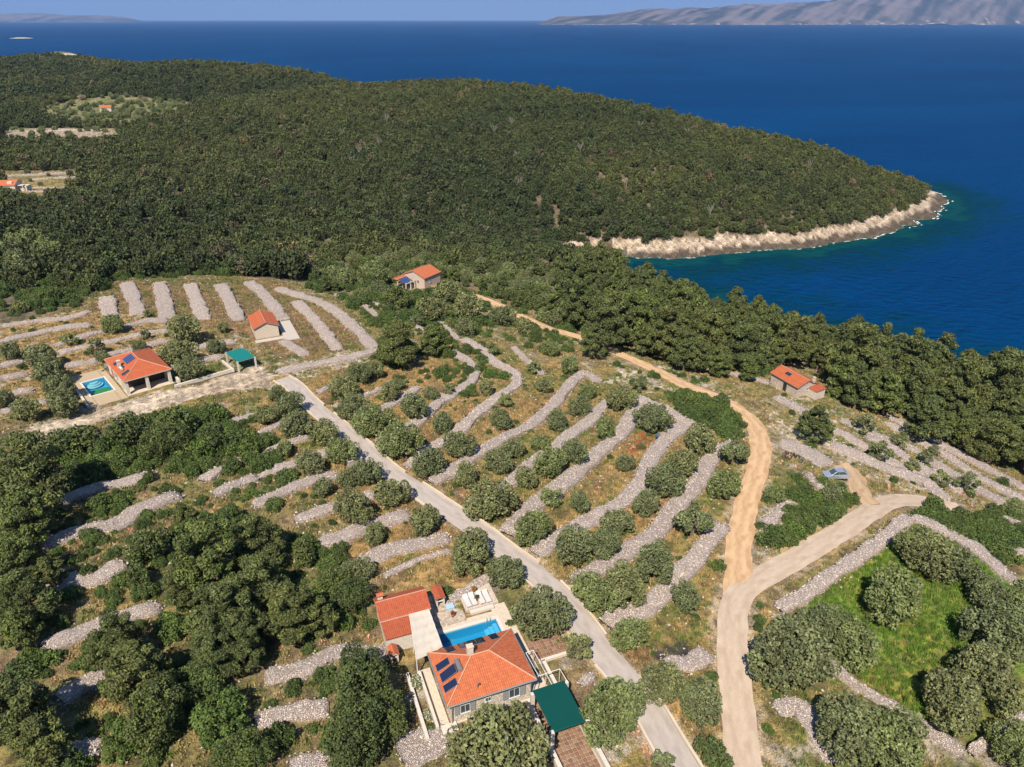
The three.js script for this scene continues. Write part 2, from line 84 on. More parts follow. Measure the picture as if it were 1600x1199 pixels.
"meadow":[34.4,-66.1,41.9,-73.1,56.3,-84.7,62.4,-88.6,65.7,-80.9,68.5,-74.0,54.9,-53.4,46.0,-48.8,41.0,-53.5,37.1,-59.3],
"hedge":[-74.3,-101.5,-66.6,-104.0,-63.0,-112.7,-55.3,-116.6,-48.9,-110.2,-41.0,-104.3,-37.0,-97.9,-46.4,-93.2,-53.6,-91.8,-61.9,-92.8,-63.6,-87.1],
"scrub":[-85.1,-102.9,-71.7,-101.6,-43.2,-115.5,-29.9,-94.3,-25.0,-81.2,-19.5,-71.0,-16.4,-64.5,-15.2,-59.4,-11.0,-55.2,-9.7,-44.5,-46.0,-42.4],
"fork":[33.2,-76.9,37.8,-88.0,44.3,-93.8,51.2,-98.3,57.1,-98.0,55.4,-93.1,46.6,-83.3,39.2,-77.2,34.4,-75.8],
"bend":[32.5,-129.8,40.1,-134.1,44.2,-125.2,42.0,-112.3,39.4,-108.8,36.0,-112.9,31.8,-120.6],
"corner":[66.0,-95.0,72.9,-95.6,86.7,-99.5,73.7,-81.5,68.8,-79.8,65.8,-84.1,63.3,-90.3],
"upper":[-33.7,-144.2,-28.4,-187.7,-17.5,-184.8,0.0,-145.7,-1.4,-137.6,-6.6,-133.2,-9.7,-119.7,-14.4,-132.0,-25.9,-130.4],
"saddle":[-63.3,-206.6,-63.5,-246.6,-58.8,-267.5,-41.2,-281.2,-19.9,-270.1,10.8,-231.5,21.9,-175.2,11.8,-151.9,-6.3,-164.6,-19.2,-183.9,-31.4,-163.9,-45.7,-186.7],
"rocky1":[50.5,-126.7,57.8,-139.7,67.7,-134.1,63.1,-117.5,72.6,-111.0,74.8,-98.6,68.7,-99.8,59.1,-103.4,52.9,-102.2,46.7,-108.5],
"rocky2":[24.2,-155.5,39.5,-155.1,46.5,-132.7,38.8,-134.3,31.3,-130.4,25.3,-133.8,20.4,-137.2],
"rocky3":[-49.4,-131.7,-44.5,-142.8,-31.1,-153.5,-28.8,-148.4,-37.5,-136.1,-44.7,-128.7],
"rocky4":[6.5,-50.0,13.4,-52.4,15.3,-45.3,7.9,-45.1],
"verge":[33.5,-109.8,39.1,-107.6,39.4,-103.1,32.4,-87.6,27.1,-72.8,24.2,-61.5,21.9,-52.7,21.0,-56.0,22.1,-65.6,27.2,-78.2,33.4,-91.1],
"verge2":[41.8,-100.2,47.5,-104.1,47.2,-96.0,39.8,-88.1,33.5,-78.6,37.9,-89.7],
"infill":[-68.9,-212.6,-60.9,-277.9,-43.4,-298.3,-20.5,-279.2,20.3,-275.2,25.5,-236.6,24.8,-177.7,14.1,-184.1,0.0,-210.4,-12.9,-231.3,-25.1,-246.8,-41.6,-224.0,-53.4,-204.5],
"edge":[-123.4,-162.5,-187.9,-261.2,-149.6,-267.3,-98.2,-269.8,-77.5,-221.3,-115.9,-202.0,-109.4,-173.6],
"trackside":[29.7,-69.3,31.6,-66.0,31.0,-61.8,29.8,-53.0,24.7,-45.6,23.9,-45.6,27.4,-61.7],
"baywood":[19.6,-232.5,23.2,-171.8,33.3,-162.7,40.5,-146.5,49.6,-143.1,58.1,-144.6,71.6,-176.1,87.1,-180.8,70.6,-136.7,84.3,-146.4,90.2,-137.3,94.2,-129.3,97.6,-121.9,101.3,-112.7,126.5,-130.6,144.0,-169.8,146.1,-182.9,125.5,-196.2,102.3,-210.9,87.6,-228.5,69.9,-246.2,51.4,-276.4,39.4,-295.2,20.1,-272.7],
"leftwood":[-85.1,-102.9,-76.8,-101.3,-66.7,-89.2,-61.6,-74.6,-51.4,-57.6,-50.8,-53.1,-52.6,-53.0],
"midwood":[-48.1,-76.6,-43.1,-84.7,-34.6,-83.5,-25.0,-70.4,-21.6,-59.7,-25.5,-55.7,-32.7,-57.0,-39.5,-59.9],
"lowwood":[-40.4,-50.5,-32.1,-55.3,-25.4,-53.2,-23.2,-43.8,-37.8,-42.9],
"terr":[-45.0,-125.5,-12.6,-163.3,14.3,-146.0,33.6,-117.7,40.2,-107.7,28.2,-75.5,22.2,-52.7,16.2,-46.6,7.8,-66.2,-9.7,-90.2],
"terrleft":[-48.3,-116.7,-45.9,-128.6,-7.5,-86.9,3.4,-74.5,-11.7,-60.7,-17.1,-71.2,-25.7,-84.2],
"fan":[-106.4,-170.9,-115.9,-202.0,-71.2,-213.6,-30.7,-151.2,-44.5,-142.8,-78.4,-165.3],
"leftterr":[-121.8,-160.1,-106.4,-170.9,-78.4,-165.3,-61.3,-143.3,-66.0,-134.3,-84.6,-140.0,-82.0,-116.0,-89.4,-109.7],
"rightterr":[57.0,-139.5,67.7,-134.1,86.0,-143.7,93.7,-109.1,86.7,-99.5,74.8,-98.6,60.5,-106.3,57.0,-112.0],
"clear1":[-427.7,-695.3,-422.9,-740.8,-388.3,-758.5,-283.8,-729.1,-259.0,-573.2,-272.1,-539.1,-331.3,-562.6],
"clear2":[-380.0,-568.2,-346.1,-555.3,-268.0,-530.4,-254.9,-488.5,-306.5,-487.9,-333.9,-498.7],
"clear3":[-283.1,-410.4,-247.7,-417.6,-214.5,-362.9,-209.6,-325.6,-216.2,-305.1],
"forestedge":[-130.6,-159.7,-121.8,-160.1,-109.4,-173.6,-117.9,-204.0,-104.9,-210.7,-84.0,-216.8,-68.0,-216.3,-67.2,-262.2,-60.9,-277.9,-43.4,-298.3,-20.5,-279.2,12.5,-271.3,24.0,-290.0,32.9,-343.4]},"SHORE":[187.8,-184.7,164.7,-207.6,141.3,-222.1,115.0,-238.2,97.4,-255.1,78.2,-276.9,57.2,-309.0,44.2,-332.5,33.0,-344.8,43.8,-342.7,62.4,-341.7,81.7,-344.8,105.1,-350.2,125.9,-355.8,146.9,-360.3,166.5,-368.5,187.4,-378.2,213.0,-396.5,238.0,-417.8,257.1,-436.4,271.5,-454.7,285.0,-478.0,284.0,-500.0,262.0,-545.0,215.0,-610.0,150.0,-690.0,60.0,-790.0,-60.0,-890.0,-200.0,-990.0,-330.0,-1110.0,-520.0,-1260.0,-800.0,-1420.0,-1200.0,-1600.0],
"TPS":{"x":[0.0,-23.7,-46.0,24.7,50.5,-4.1,-12.4,3.6,6.4,-21.6,-42.2,-55.4,26.0,45.3,63.1,-71.5,-49.5,-27.5,-4.5,18.4,34.0,57.8,80.5,-90.9,-78.5,-61.1,-47.2,-27.5,-11.2,11.0,34.1,45.7,53.7,73.2,93.7,-112.2,-96.3,-78.4,-59.0,-48.5,-32.5,-13.7,4.1,21.8,34.8,44.3,63.7,76.4,95.8,-114.9,-94.0,-77.4,-55.5,-29.9,-7.2,10.1,21.7,38.8,64.2,93.1,110.8,120.6,-51.1,-19.4,12.0,0.0,28.1,50.7,-150.4,-152.1,-126.1,-102.9,187.8,195.6,178.7,164.7,171.6,156.6,141.3,147.0,134.4,115.0,121.6,107.2,97.4,105.3,87.9,78.2,87.0,67.8,57.2,66.6,46.1,44.2,53.3,33.4,33.0,44.0,20.0,43.8,42.6,45.2,62.4,63.0,61.6,81.7,83.9,79.2,105.1,107.8,102.0,125.9,128.5,122.9,146.9,150.2,143.0,166.5,170.9,161.2,187.4,193.0,180.7,213.0,219.8,205.0,238.0,245.4,229.3,257.1,265.2,247.4,271.5,280.7,260.7,285.0,295.6,272.5,284.0,294.4,271.7,262.0,271.3,251.0,215.0,223.7,204.7,150.0,158.3,140.1,60.0,67.6,51.0,-60.0,-53.3,-67.9,-200.0,-193.1,-208.2,-330.0,-322.9,-338.4,-520.0,-513.9,-527.2,-800.0,-795.1,-805.8,-1200.0,-1195.5,-1205.3,-47.0,100.1,180.0,245.1,-137.9,33.2,-92.1,-29.0,0.0,100.0,0.0,100.0,180.0,200.0,-100.0,-120.0,-150.0,-80.0,50.0,-185.0,-251.0,-367.0,-347.0,-250.0,-376.0,-250.0,-260.0,-180.0,-320.0,-480.0,-520.0,-669.0,-560.0,-720.0,-500.0,-650.0,-700.0,-450.0,-300.0,-200.0,-900.0,-900.0,-900.0,0.0,-150.0,150.0,-200.0,200.0,150.0,220.0,250.0,300.0,330.0,420.0,-400.0,-900.0,400.0,300.0,450.0,300.0,100.0,-200.0,220.0,160.0],
"z":[-44.9,-43.8,-42.4,-45.6,-46.6,-53.8,-66.0,-60.0,-48.5,-59.7,-58.3,-57.3,-61.6,-62.6,-66.0,-82.0,-82.7,-84.0,-82.4,-83.7,-80.0,-87.5,-91.1,-112.0,-113.8,-122.1,-128.5,-112.3,-108.7,-106.1,-109.9,-110.7,-100.3,-105.4,-109.1,-145.2,-154.8,-165.3,-160.4,-170.3,-153.1,-139.6,-138.5,-137.4,-134.5,-125.2,-142.2,-136.9,-131.8,-193.1,-203.1,-209.0,-213.2,-221.1,-190.3,-176.2,-159.5,-158.6,-163.3,-177.9,-170.4,-145.9,-279.7,-263.5,-259.0,-219.4,-229.5,-212.0,-203.1,-238.7,-251.9,-283.9,-184.7,-192.6,-175.5,-207.6,-216.2,-197.5,-222.1,-231.5,-211.0,-238.2,-247.0,-227.8,-255.1,-262.7,-246.1,-276.9,-283.5,-269.2,-309.0,-314.8,-302.2,-332.5,-338.6,-325.2,-344.8,-345.3,-344.3,-342.7,-331.8,-355.6,-341.7,-330.7,-354.6,-344.8,-334.0,-357.6,-350.2,-339.5,-362.8,-355.8,-345.1,-368.4,-360.3,-349.8,-372.7,-368.5,-358.4,-380.4,-378.2,-368.8,-389.4,-396.5,-387.8,-406.7,-417.8,-409.6,-427.4,-436.4,-429.0,-445.1,-454.7,-448.6,-462.0,-478.0,-475.1,-481.5,-500.0,-503.6,-495.8,-545.0,-550.8,-538.1,-610.0,-616.7,-602.1,-690.0,-697.2,-681.5,-790.0,-798.0,-780.6,-890.0,-898.7,-879.7,-990.0,-998.5,-979.9,-1110.0,-1118.4,-1100.1,-1260.0,-1269.2,-1249.1,-1420.0,-1429.8,-1408.4,-1600.0,-1610.0,-1588.1,-718.9,-603.3,-533.2,-490.5,-700.9,-673.8,-703.6,-321.0,-420.0,-420.0,-530.0,-520.0,-450.0,-500.0,-420.0,-550.0,-650.0,-640.0,-640.0,-298.0,-391.0,-660.0,-574.0,-560.0,-929.0,-850.0,-730.0,-770.0,-790.0,-800.0,-900.0,-1150.0,-1120.0,-1100.0,-560.0,-700.0,-900.0,-400.0,-250.0,-150.0,-1200.0,-800.0,-400.0,0.0,0.0,0.0,60.0,60.0,-60.0,-100.0,-140.0,-60.0,100.0,0.0,0.0,0.0,-300.0,-300.0,-600.0,-750.0,-1000.0,-1300.0,-330.0,-320.0],
"w":[-3.051669486,-8.032921459,-0.3347412525,-5.504504034,-13.77002769,-7.524298007,-26.82073512,14.58721755,-0.9040675889,21.34895502,-3.580132665,7.033119301,6.570953277,10.55394695,3.38038522,-2.127534145,1.388663037,1.250738434,7.491958138,-2.66280209,-5.075839399,-3.749865407,8.331342252,7.947430527,-14.70048136,1.925989,0.4666524563,1.496428994,1.356272743,-2.698352979,-9.755670817,19.53403586,14.27078927,-29.67091735,-0.2252392699,0.05958327291,-2.076002748,0.9352025175,-1.693745848,6.933981325,0.5741675512,-2.092724715,-2.675354286,-13.12000961,10.67354207,-6.042001946,41.64182737,-10.94420341,-5.247174703,3.187039298,3.420702733,6.100585271,-2.543867022,-4.399056532,-15.42645525,10.51050069,23.69365201,-30.20704841,2.309107749,-1.705133766,1.735510522,-18.34076586,1.500306298,-6.595007875,4.247249975,11.07060656,-1.507949983,-16.12386919,-8.237216464,4.963746345,-2.28554538,-3.437985946,-17.26524287,-5.347786857,12.69999546,-14.70527546,5.325172326,25.87685783,-15.19688073,0.2826986588,15.53987074,-15.45396469,-2.63691413,13.18946301,-11.7247384,1.562667516,18.58115693,-12.97471195,-2.840106799,15.38686595,9.495400062,-10.81510414,5.889838857,720.8268287,-192.9941584,157.6588135,-72.59821128,-702.6085579,15.8676179,637.1249584,-821.7996333,169.9163116,112.6136588,-23.60036343,18.60973592,-7.451962448,-7.299653249,-6.925822506,-3.839237282,1.849487078,10.67019631,-10.6586262,-4.660365373,3.316209567,-3.622374636,-0.6835748736,16.70501436,-11.54100585,-3.849450846,4.956418256,-9.211085062,0.7884315552,16.44374473,-14.52347293,-0.6949842341,15.72976333,-12.74413448,-0.3122365185,11.94413763,-9.042329755,1.205980157,11.40642828,-16.33614799,-2.356977024,9.13060329,-12.3637645,2.489729969,32.25378842,-17.84131346,-1.135893172,21.2573069,-10.08719077,-1.653568303,6.086815298,-7.846803236,0.6440096144,1.614142177,-3.80110699,1.926978283,-6.938433592,-5.085630019,1.639341176,-4.418219669,-11.59321641,-1.684414627,10.72018104,-6.759101764,0.2907132226,-0.5182243098,-10.63323282,-3.207887846,10.38353314,-11.5535243,-0.2537590601,8.008292334,-17.61460743,0.3350090948,17.2949865,-17.19354334,-1.050753649,18.40818677,10.33993135,8.881440579,0.922781479,-21.23398185,-1.493965628,9.983256559,-0.3286069447,-8.361652474,3.131777325,-4.007193366,-5.463496363,-1.844645888,-16.16710611,20.38090661,0.6289848515,1.131823318,6.080722484,-8.243175663,-0.1333956959,1.339064945,-2.683692712,0.1838067772,-1.540578472,1.808400631,7.413426732,13.68710795,-4.987062893,-4.627734999,-4.717126304,-1.255259803,-3.750897611,6.679577912,2.981002974,-5.044310149,0.432198567,0.3202488934,0.4369291482,0.6756930944,1.224319312,1.538293577,-0.1899408403,-0.2378467594,-0.09845697678,5.220019845,-0.1294565005,-6.935513337,-0.5838626475,7.361047396,9.761191165,15.08533399,-6.159445894,-5.872291846,-4.52468072,1.726716454,-0.2152702418,-0.2462111226,1.546707574,3.328952779,1.658636355,1.919001504,2.641437819,3.08158765,0.1698866532,7.375315275,187.9160874,-5.19295537,5.655772434]},"SPOT":{"person":[25.5,-109.4],
"ash1":[-7.4,-115.7],
"ash2":[18.4,-60.5],
"ash3":[48.4,-106.1],
"soil":[23.8,-109.8],
"soil2":[21.4,-105.6]},"ISLETS":[[-1439,-2523],[-2882,-4704]]};
// ---------------------------------------------------------------- lie of the land
const { x: TX, z: TZ, w: TW } = D.TPS, TN = TX.length;
function spline(x, z) { // thin plate through surveyed points
  let s = TW[TN] + TW[TN + 1] * x / 100 + TW[TN + 2] * z / 100;
  for (let k = 0; k < TN; k++) { const a = (x - TX[k]) / 100, b = (z - TZ[k]) / 100, r = a * a + b * b; if (r > 1e-9) s += TW[k] * 0.5 * r * Math.log(r); }
  return s;
}
const pairs = (a) => { const o = []; for (let k = 0; k < a.length; k += 2) o.push([a[k], a[k + 1]]); return o; };
const POLY = Object.fromEntries(Object.entries(D.POLY).map(([k, v]) => [k, pairs(v)]));
const inside = (p, x, z) => { let c = false; for (let i = 0, j = p.length - 1; i < p.length; j = i++) if (p[i][1] > z !== p[j][1] > z && x < ((p[j][0] - p[i][0]) * (z - p[i][1])) / (p[j][1] - p[i][1]) + p[i][0]) c = !c; return c; };
function toLine(l, x, z) { let b = 1e9; for (let k = 0; k + 1 < l.length; k++) { const ax = l[k][0], az = l[k][1], dx = l[k + 1][0] - ax, dz = l[k + 1][1] - az, t = clamp(((x - ax) * dx + (z - az) * dz) / (dx * dx + dz * dz)), q = Math.hypot(x - ax - t * dx, z - az - t * dz); if (q < b) b = q; } return b; }
function smooth(l, step) { const c = new THREE.CatmullRomCurve3(l.map(([x, z]) => new THREE.Vector3(x, 0, z)), false, 'centripetal'), n = Math.max(2, Math.round(c.getLength() / step)); return c.getSpacedPoints(n).map((p) => [p.x, p.z]); }
const A0 = pairs(D.ROADS.asphalt), G0 = pairs(D.ROADS.gravel), C0 = pairs(D.ROADS.concrete);
const ROAD = { asphalt: smooth(A0, 1), concrete: smooth([...G0.slice(0, 5), ...C0.slice(0)], 1), gravel: smooth(G0.slice(5), 1), spur: smooth(pairs(D.ROADS.spur), 1) };
const HALF = { asphalt: 1.6, concrete: 1.75, gravel: 1.7, spur: 1.5 };
const SHORE = pairs(D.SHORE);
// level pads of the houses: centre, turn, half sizes, height
const PADS = [[-3.3, -54.3, 21, -9.2, 9.4, -16.4, 12.6, 41.15], [-74.6, -130.3, 41, -11.6, 5.2, -10.2, 8.4, 40.45], [-58.6, -158.6, 26, -3.6, 7, -5, 9.2, 38.7], [-31, -233, 57, -9, 5, -6, 6, 24.9], [63.2, -145.2, -66, -5, 7, -4, 4, 30.6]].map(([x, z, a, x0, x1, z0, z1, h]) => ({ x, z, pits: a === 21 ? [[-2.2, 4.8, -8.7, -5.2]] : a === 41 ? [[-9.65, -5.65, -5.15, 2.25]] : [], c: Math.cos(a * Math.PI / 180), s: Math.sin(a * Math.PI / 180), x0, x1, z0, z1, h }));
const padAt = (p, x, z) => { const dx = x - p.x, dz = z - p.z, lx = dx * p.c - dz * p.s, lz = dx * p.s + dz * p.c; return Math.max(p.x0 - lx, lx - p.x1, p.z0 - lz, lz - p.z1); };
// one sheet on a grid that is fine where the photograph is near
function axis(a, b, fine, grow, lo, hi) { const o = []; for (let v = a; v <= b; v += fine) o.push(v); for (let s = fine, v = o[o.length - 1]; v < hi;) { s = Math.min(s * grow, 14); v += s; o.push(v); } for (let s = fine, v = a; v > lo;) { s = Math.min(s * grow, 14); v -= s; o.unshift(v); } return o; }
const XS = axis(-112, 138, 0.75, 1.018, -1050, 520), ZS = axis(-205, -40, 0.75, 1.016, -1720, 140), NX = XS.length, NZ = ZS.length;
const HT = new Float32Array(NX * NZ), ROADD = new Float32Array(NX * NZ);
for (let j = 0; j < NZ; j++) for (let i = 0; i < NX; i++) {
  const x = XS[i], z = ZS[j]; let h = spline(x, z), rd = 99;
  if (x > -60 && x < 100 && z > -240) for (const k in ROAD) rd = Math.min(rd, toLine(ROAD[k], x, z) - HALF[k]);
  ROADD[j * NX + i] = rd;
  const coast = 1 - sstep(2, 9, Math.abs(h - 1.5)), rough = sstep(0.2, 2.5, rd);
  let e = rough * (0.30 * fbm(x / 7, z / 7, 3) + 0.10 * noise(x / 1.6, z / 1.6)) + coast * (1.5 * fbm(x / 13, z / 13, 3) + 0.8 * noise(x / 4.5, z / 4.5));
  if (z < -330) e += 3.2 * fbm(x / 75 + 3, z / 75, 3) * sstep(-330, -420, z) * sstep(5, 20, h);
  h += e - 0.14 * (1 - sstep(0, 0.8, rd));
  for (const p of PADS) { const q = padAt(p, x, z); if (q < 3) h = mix(p.h, h, sstep(0, 3, q)); for (const [a, b, c, d] of p.pits) if (padAt({ ...p, x0: a, x1: b, z0: c, z1: d }, x, z) < 0.25) h -= 2.2; }
  HT[j * NX + i] = h;
}
function slot(a, v) { let lo = 0, hi = a.length - 2; while (lo < hi) { const m = (lo + hi + 1) >> 1; if (a[m] <= v) lo = m; else hi = m - 1; } return lo; }
function H(x, z) { const i = slot(XS, x), j = slot(ZS, z), u = clamp((x - XS[i]) / (XS[i + 1] - XS[i])), v = clamp((z - ZS[j]) / (ZS[j + 1] - ZS[j])), k = j * NX + i; return mix(mix(HT[k], HT[k + 1], u), mix(HT[k + NX], HT[k + NX + 1], u), v); }

// mask of what plants keep off (roads, banks, buildings), half a metre to a cell
const MX = -150, MZ = -340, MW = 760, MH = 640, MASK = new Uint8Array(MW * MH);
function stamp(l, half, v) { for (const [x, z] of smooth(l, 0.4)) for (let b = -half; b <= half; b += 0.4) for (let a = -half; a <= half; a += 0.4) if (a * a + b * b <= half * half) { const i = Math.round((x + a - MX) * 2), j = Math.round((z + b - MZ) * 2); if (i >= 0 && j >= 0 && i < MW && j < MH) MASK[j * MW + i] = Math.max(MASK[j * MW + i], v); } }
for (const k in ROAD) stamp(ROAD[k], HALF[k] + 0.5, 3);
for (const [w, , , , p] of D.WALLS) if (p[1] > -330) stamp(pairs(p), w / 2 + 0.1, 2);
for (let j = 0; j < MH; j++) for (let i = 0; i < MW; i++) { const x = MX + i / 2, z = MZ + j / 2; for (const p of PADS) if (padAt(p, x, z) < 0.4) MASK[j * MW + i] = 3; }
const masked = (x, z) => { const i = Math.round((x - MX) * 2), j = Math.round((z - MZ) * 2); return i >= 0 && j >= 0 && i < MW && j < MH ? MASK[j * MW + i] : 0; };

// ---------------------------------------------------------------- ground cover colours (earth, dry grass, litter, rock: all matter with outlines of its own)
const EARTH = [0.40, 0.255, 0.105], EARTH2 = [0.28, 0.155, 0.075], DRY = [0.345, 0.262, 0.105], GREEN = [0.135, 0.16, 0.042], LITTER = [0.225, 0.165, 0.10], GREY = [0.44, 0.40, 0.36], PALE = [0.66, 0.58, 0.49], FLOOR = [0.15, 0.125, 0.075], ROCK = [0.66, 0.575, 0.48], WET = [0.075, 0.055, 0.04], LAWN = [0.12, 0.235, 0.03], OCHRE = [0.26, 0.24, 0.05], ASH = [0.06, 0.055, 0.055], RED = [0.36, 0.12, 0.045];
const FOREST = [...POLY.forestedge.map((p) => p), [400, -330], [420, -1700], [-1050, -1700], [-1050, -150]];
// the wood starts behind its near edge; east of the bay head it lies across the water
const inForest = (x, z) => inside(FOREST, x, z) && !(x > 20 && z > -340);
const clearing = (x, z) => { if (x > -180 || z > -330) return 0; const a = x + 16 * fbm(x / 30, z / 30, 3), b = z + 22 * fbm(x / 30 + 9, z / 30, 3); return inside(POLY.clear1, a, b) ? 1 : inside(POLY.clear2, a, b) ? 2 : inside(POLY.clear3, x + 5 * noise(x / 9, z / 9), z + 5 * noise(x / 9 + 4, z / 9)) ? 3 : 0; };
function cover(x, z, h, rd) {
  const wx = x + 1.6 * noise(x / 3.1, z / 3.1) + 0.7 * noise(x / 0.9, z / 0.9), wz = z + 1.6 * noise(x / 3.1 + 50, z / 3.1) + 0.7 * noise(x / 0.9 + 31, z / 0.9);
  const n1 = fbm(x / 5, z / 5, 4), n2 = fbm(x / 2.2 + 40, z / 2.2, 3), n3 = fbm(x / 17 + 9, z / 17, 3);
  if (h < 0.2) return [0.10, 0.12, 0.09];
  if (inForest(wx, wz) || z < -330) {
    const low = h < 5.2 + 2.0 * n1 && x > -60;
    if (low) return mix3(mix3(ROCK, [0.42, 0.34, 0.27], clamp(0.5 + 1.6 * n2)), WET, h < 2.3 + 1.5 * n1 ? 0.92 : 0);
    const cl = clearing(x, z); if (cl === 2) return mix3(GREY, DRY, clamp(0.3 + n1));
    if (cl === 1) return mix3(GREEN, [0.30, 0.29, 0.16], clamp(0.5 + 1.5 * n1));
    if (cl === 3) return mix3(GREEN, DRY, clamp(0.5 + 1.5 * n1));
    return mix3(FLOOR, [0.24, 0.21, 0.16], clamp(2 * n1));
  }
  let c = mix3(DRY, LITTER, clamp(0.5 + 1.4 * n1));
  c = mix3(c, GREEN, clamp(0.4 + 1.7 * n3 + 1.2 * n2) * 0.8); c = mix3(c, GREY, sstep(0.12, 0.3, fbm(x / 3.4 + 77, z / 3.4, 4)) * 0.8);
  const P = POLY;
  if (inside(P.terr, wx, wz) || inside(P.terrleft, wx, wz)) { c = mix3(mix3(EARTH, DRY, clamp(0.5 + 1.5 * n3)), EARTH2, clamp(1.5 * n1)); c = mix3(c, GREEN, clamp(0.28 + 1.6 * n2 + 1.2 * n3) * 0.75); c = mix3(c, LITTER, clamp(1.6 * fbm(x / 8 + 21, z / 8, 3)) * 0.8); }
  else if (inside(P.fan, wx, wz)) { c = mix3([0.19, 0.125, 0.075], [0.29, 0.185, 0.09], clamp(0.4 + 1.6 * n1)); c = mix3(c, GREEN, clamp(1.8 * n3) * 0.7); }
  else if (inside(P.leftterr, wx, wz)) { c = mix3(EARTH, DRY, clamp(0.5 + 1.5 * n1)); c = mix3(c, GREY, clamp(1.5 * n2 + 0.6 * n3)); }
  else if (inside(P.rightterr, wx, wz)) { c = mix3(mix3(EARTH, GREEN, clamp(0.45 + 1.4 * n1)), GREY, clamp(1.4 * n2 + 0.4)); }
  for (const k of ['rocky1', 'rocky2', 'rocky3', 'rocky4']) if (inside(P[k], wx, wz)) c = mix3(mix3(GREY, PALE, clamp(0.4 + 1.5 * n1)), mix3(DRY, GREEN, 0.5), sstep(-0.05, 0.2, fbm(x / 2.8 + 11, z / 2.8, 4)) * 0.85);
  if (inside(P.meadow, wx, wz)) c = mix3(mix3(LAWN, [0.19, 0.25, 0.035], clamp(0.4 + 1.6 * n1)), OCHRE, clamp(1.4 * n3 + 0.6 * n2));
  if (inside(P.yard, wx, wz)) c = mix3(PALE, [0.50, 0.41, 0.32], clamp(0.3 + 1.6 * n1));
  if (inside(P.scrub, wx, wz) && !inside(P.terrleft, wx, wz)) c = mix3(mix3([0.26, 0.19, 0.12], DRY, clamp(0.3 + 1.5 * n1)), GREEN, clamp(0.55 + 1.6 * n2) * 0.75);
  if (rd < 0.9 + 0.8 * n2) c = mix3([0.47, 0.39, 0.29], DRY, clamp(0.5 + 1.6 * n1));
  for (const [k, r] of [['ash1', 1.5], ['ash2', 1.7], ['ash3', 2.2]]) if (Math.hypot(wx - D.SPOT[k][0], wz - D.SPOT[k][1]) < r * (1 + 0.5 * n2)) c = ASH;
  if (Math.hypot(wx - D.SPOT.soil[0], (wz - D.SPOT.soil[1]) * 0.8) < 1.8 * (1 + n2) || Math.hypot(wx - D.SPOT.soil2[0], wz - D.SPOT.soil2[1]) < 1.3 * (1 + n2)) c = RED;
  return c;
}
const grain = dataTex(1024, 1024, (u, v) => { const a = tf(u, v, 8, 6), b = tf(u + 0.37, v + 0.11, 64, 4), s = tnoise(u * 256, v * 256, 256), k = 0.60 + 0.55 * (a - 0.5) + 0.55 * (b - 0.5) + (s > 0.86 ? 0.2 : 0); return [k * 1.02, k, k * 0.96]; });
const grainBump = dataTex(512, 512, (u, v) => { const k = 0.5 * tf(u, v, 32, 4) + 0.5 * tf(u, v, 128, 2); return [k, k, k]; }, false);
const soil = new THREE.MeshStandardMaterial({ color: base(), vertexColors: true, map: grain, bumpMap: grainBump, bumpScale: 0.12, roughness: 0.96 });
{
  const pos = new Float32Array(NX * NZ * 3), uv = new Float32Array(NX * NZ * 2), col = new Float32Array(NX * NZ * 3), idx = [];
  for (let j = 0; j < NZ; j++) for (let i = 0; i < NX; i++) {
    const k = j * NX + i, x = XS[i], z = ZS[j]; pos.set([x, HT[k], z], k * 3); uv.set([x / 7, z / 7], k * 2);
    const c = cover(x, z, HT[k], ROADD[k]); col.set([c[0] * 2.6, c[1] * 2.6, c[2] * 2.6], k * 3);
    if (i + 1 < NX && j + 1 < NZ) { const m = Math.max(HT[k], HT[k + 1], HT[k + NX], HT[k + NX + 1]); if (m > -14) idx.push(k, k + NX, k + 1, k + 1, k + NX, k + NX + 1); }
  }
  const g = raw(pos, idx, uv, col); g.computeVertexNormals();
  struct('ground', g, soil);
}

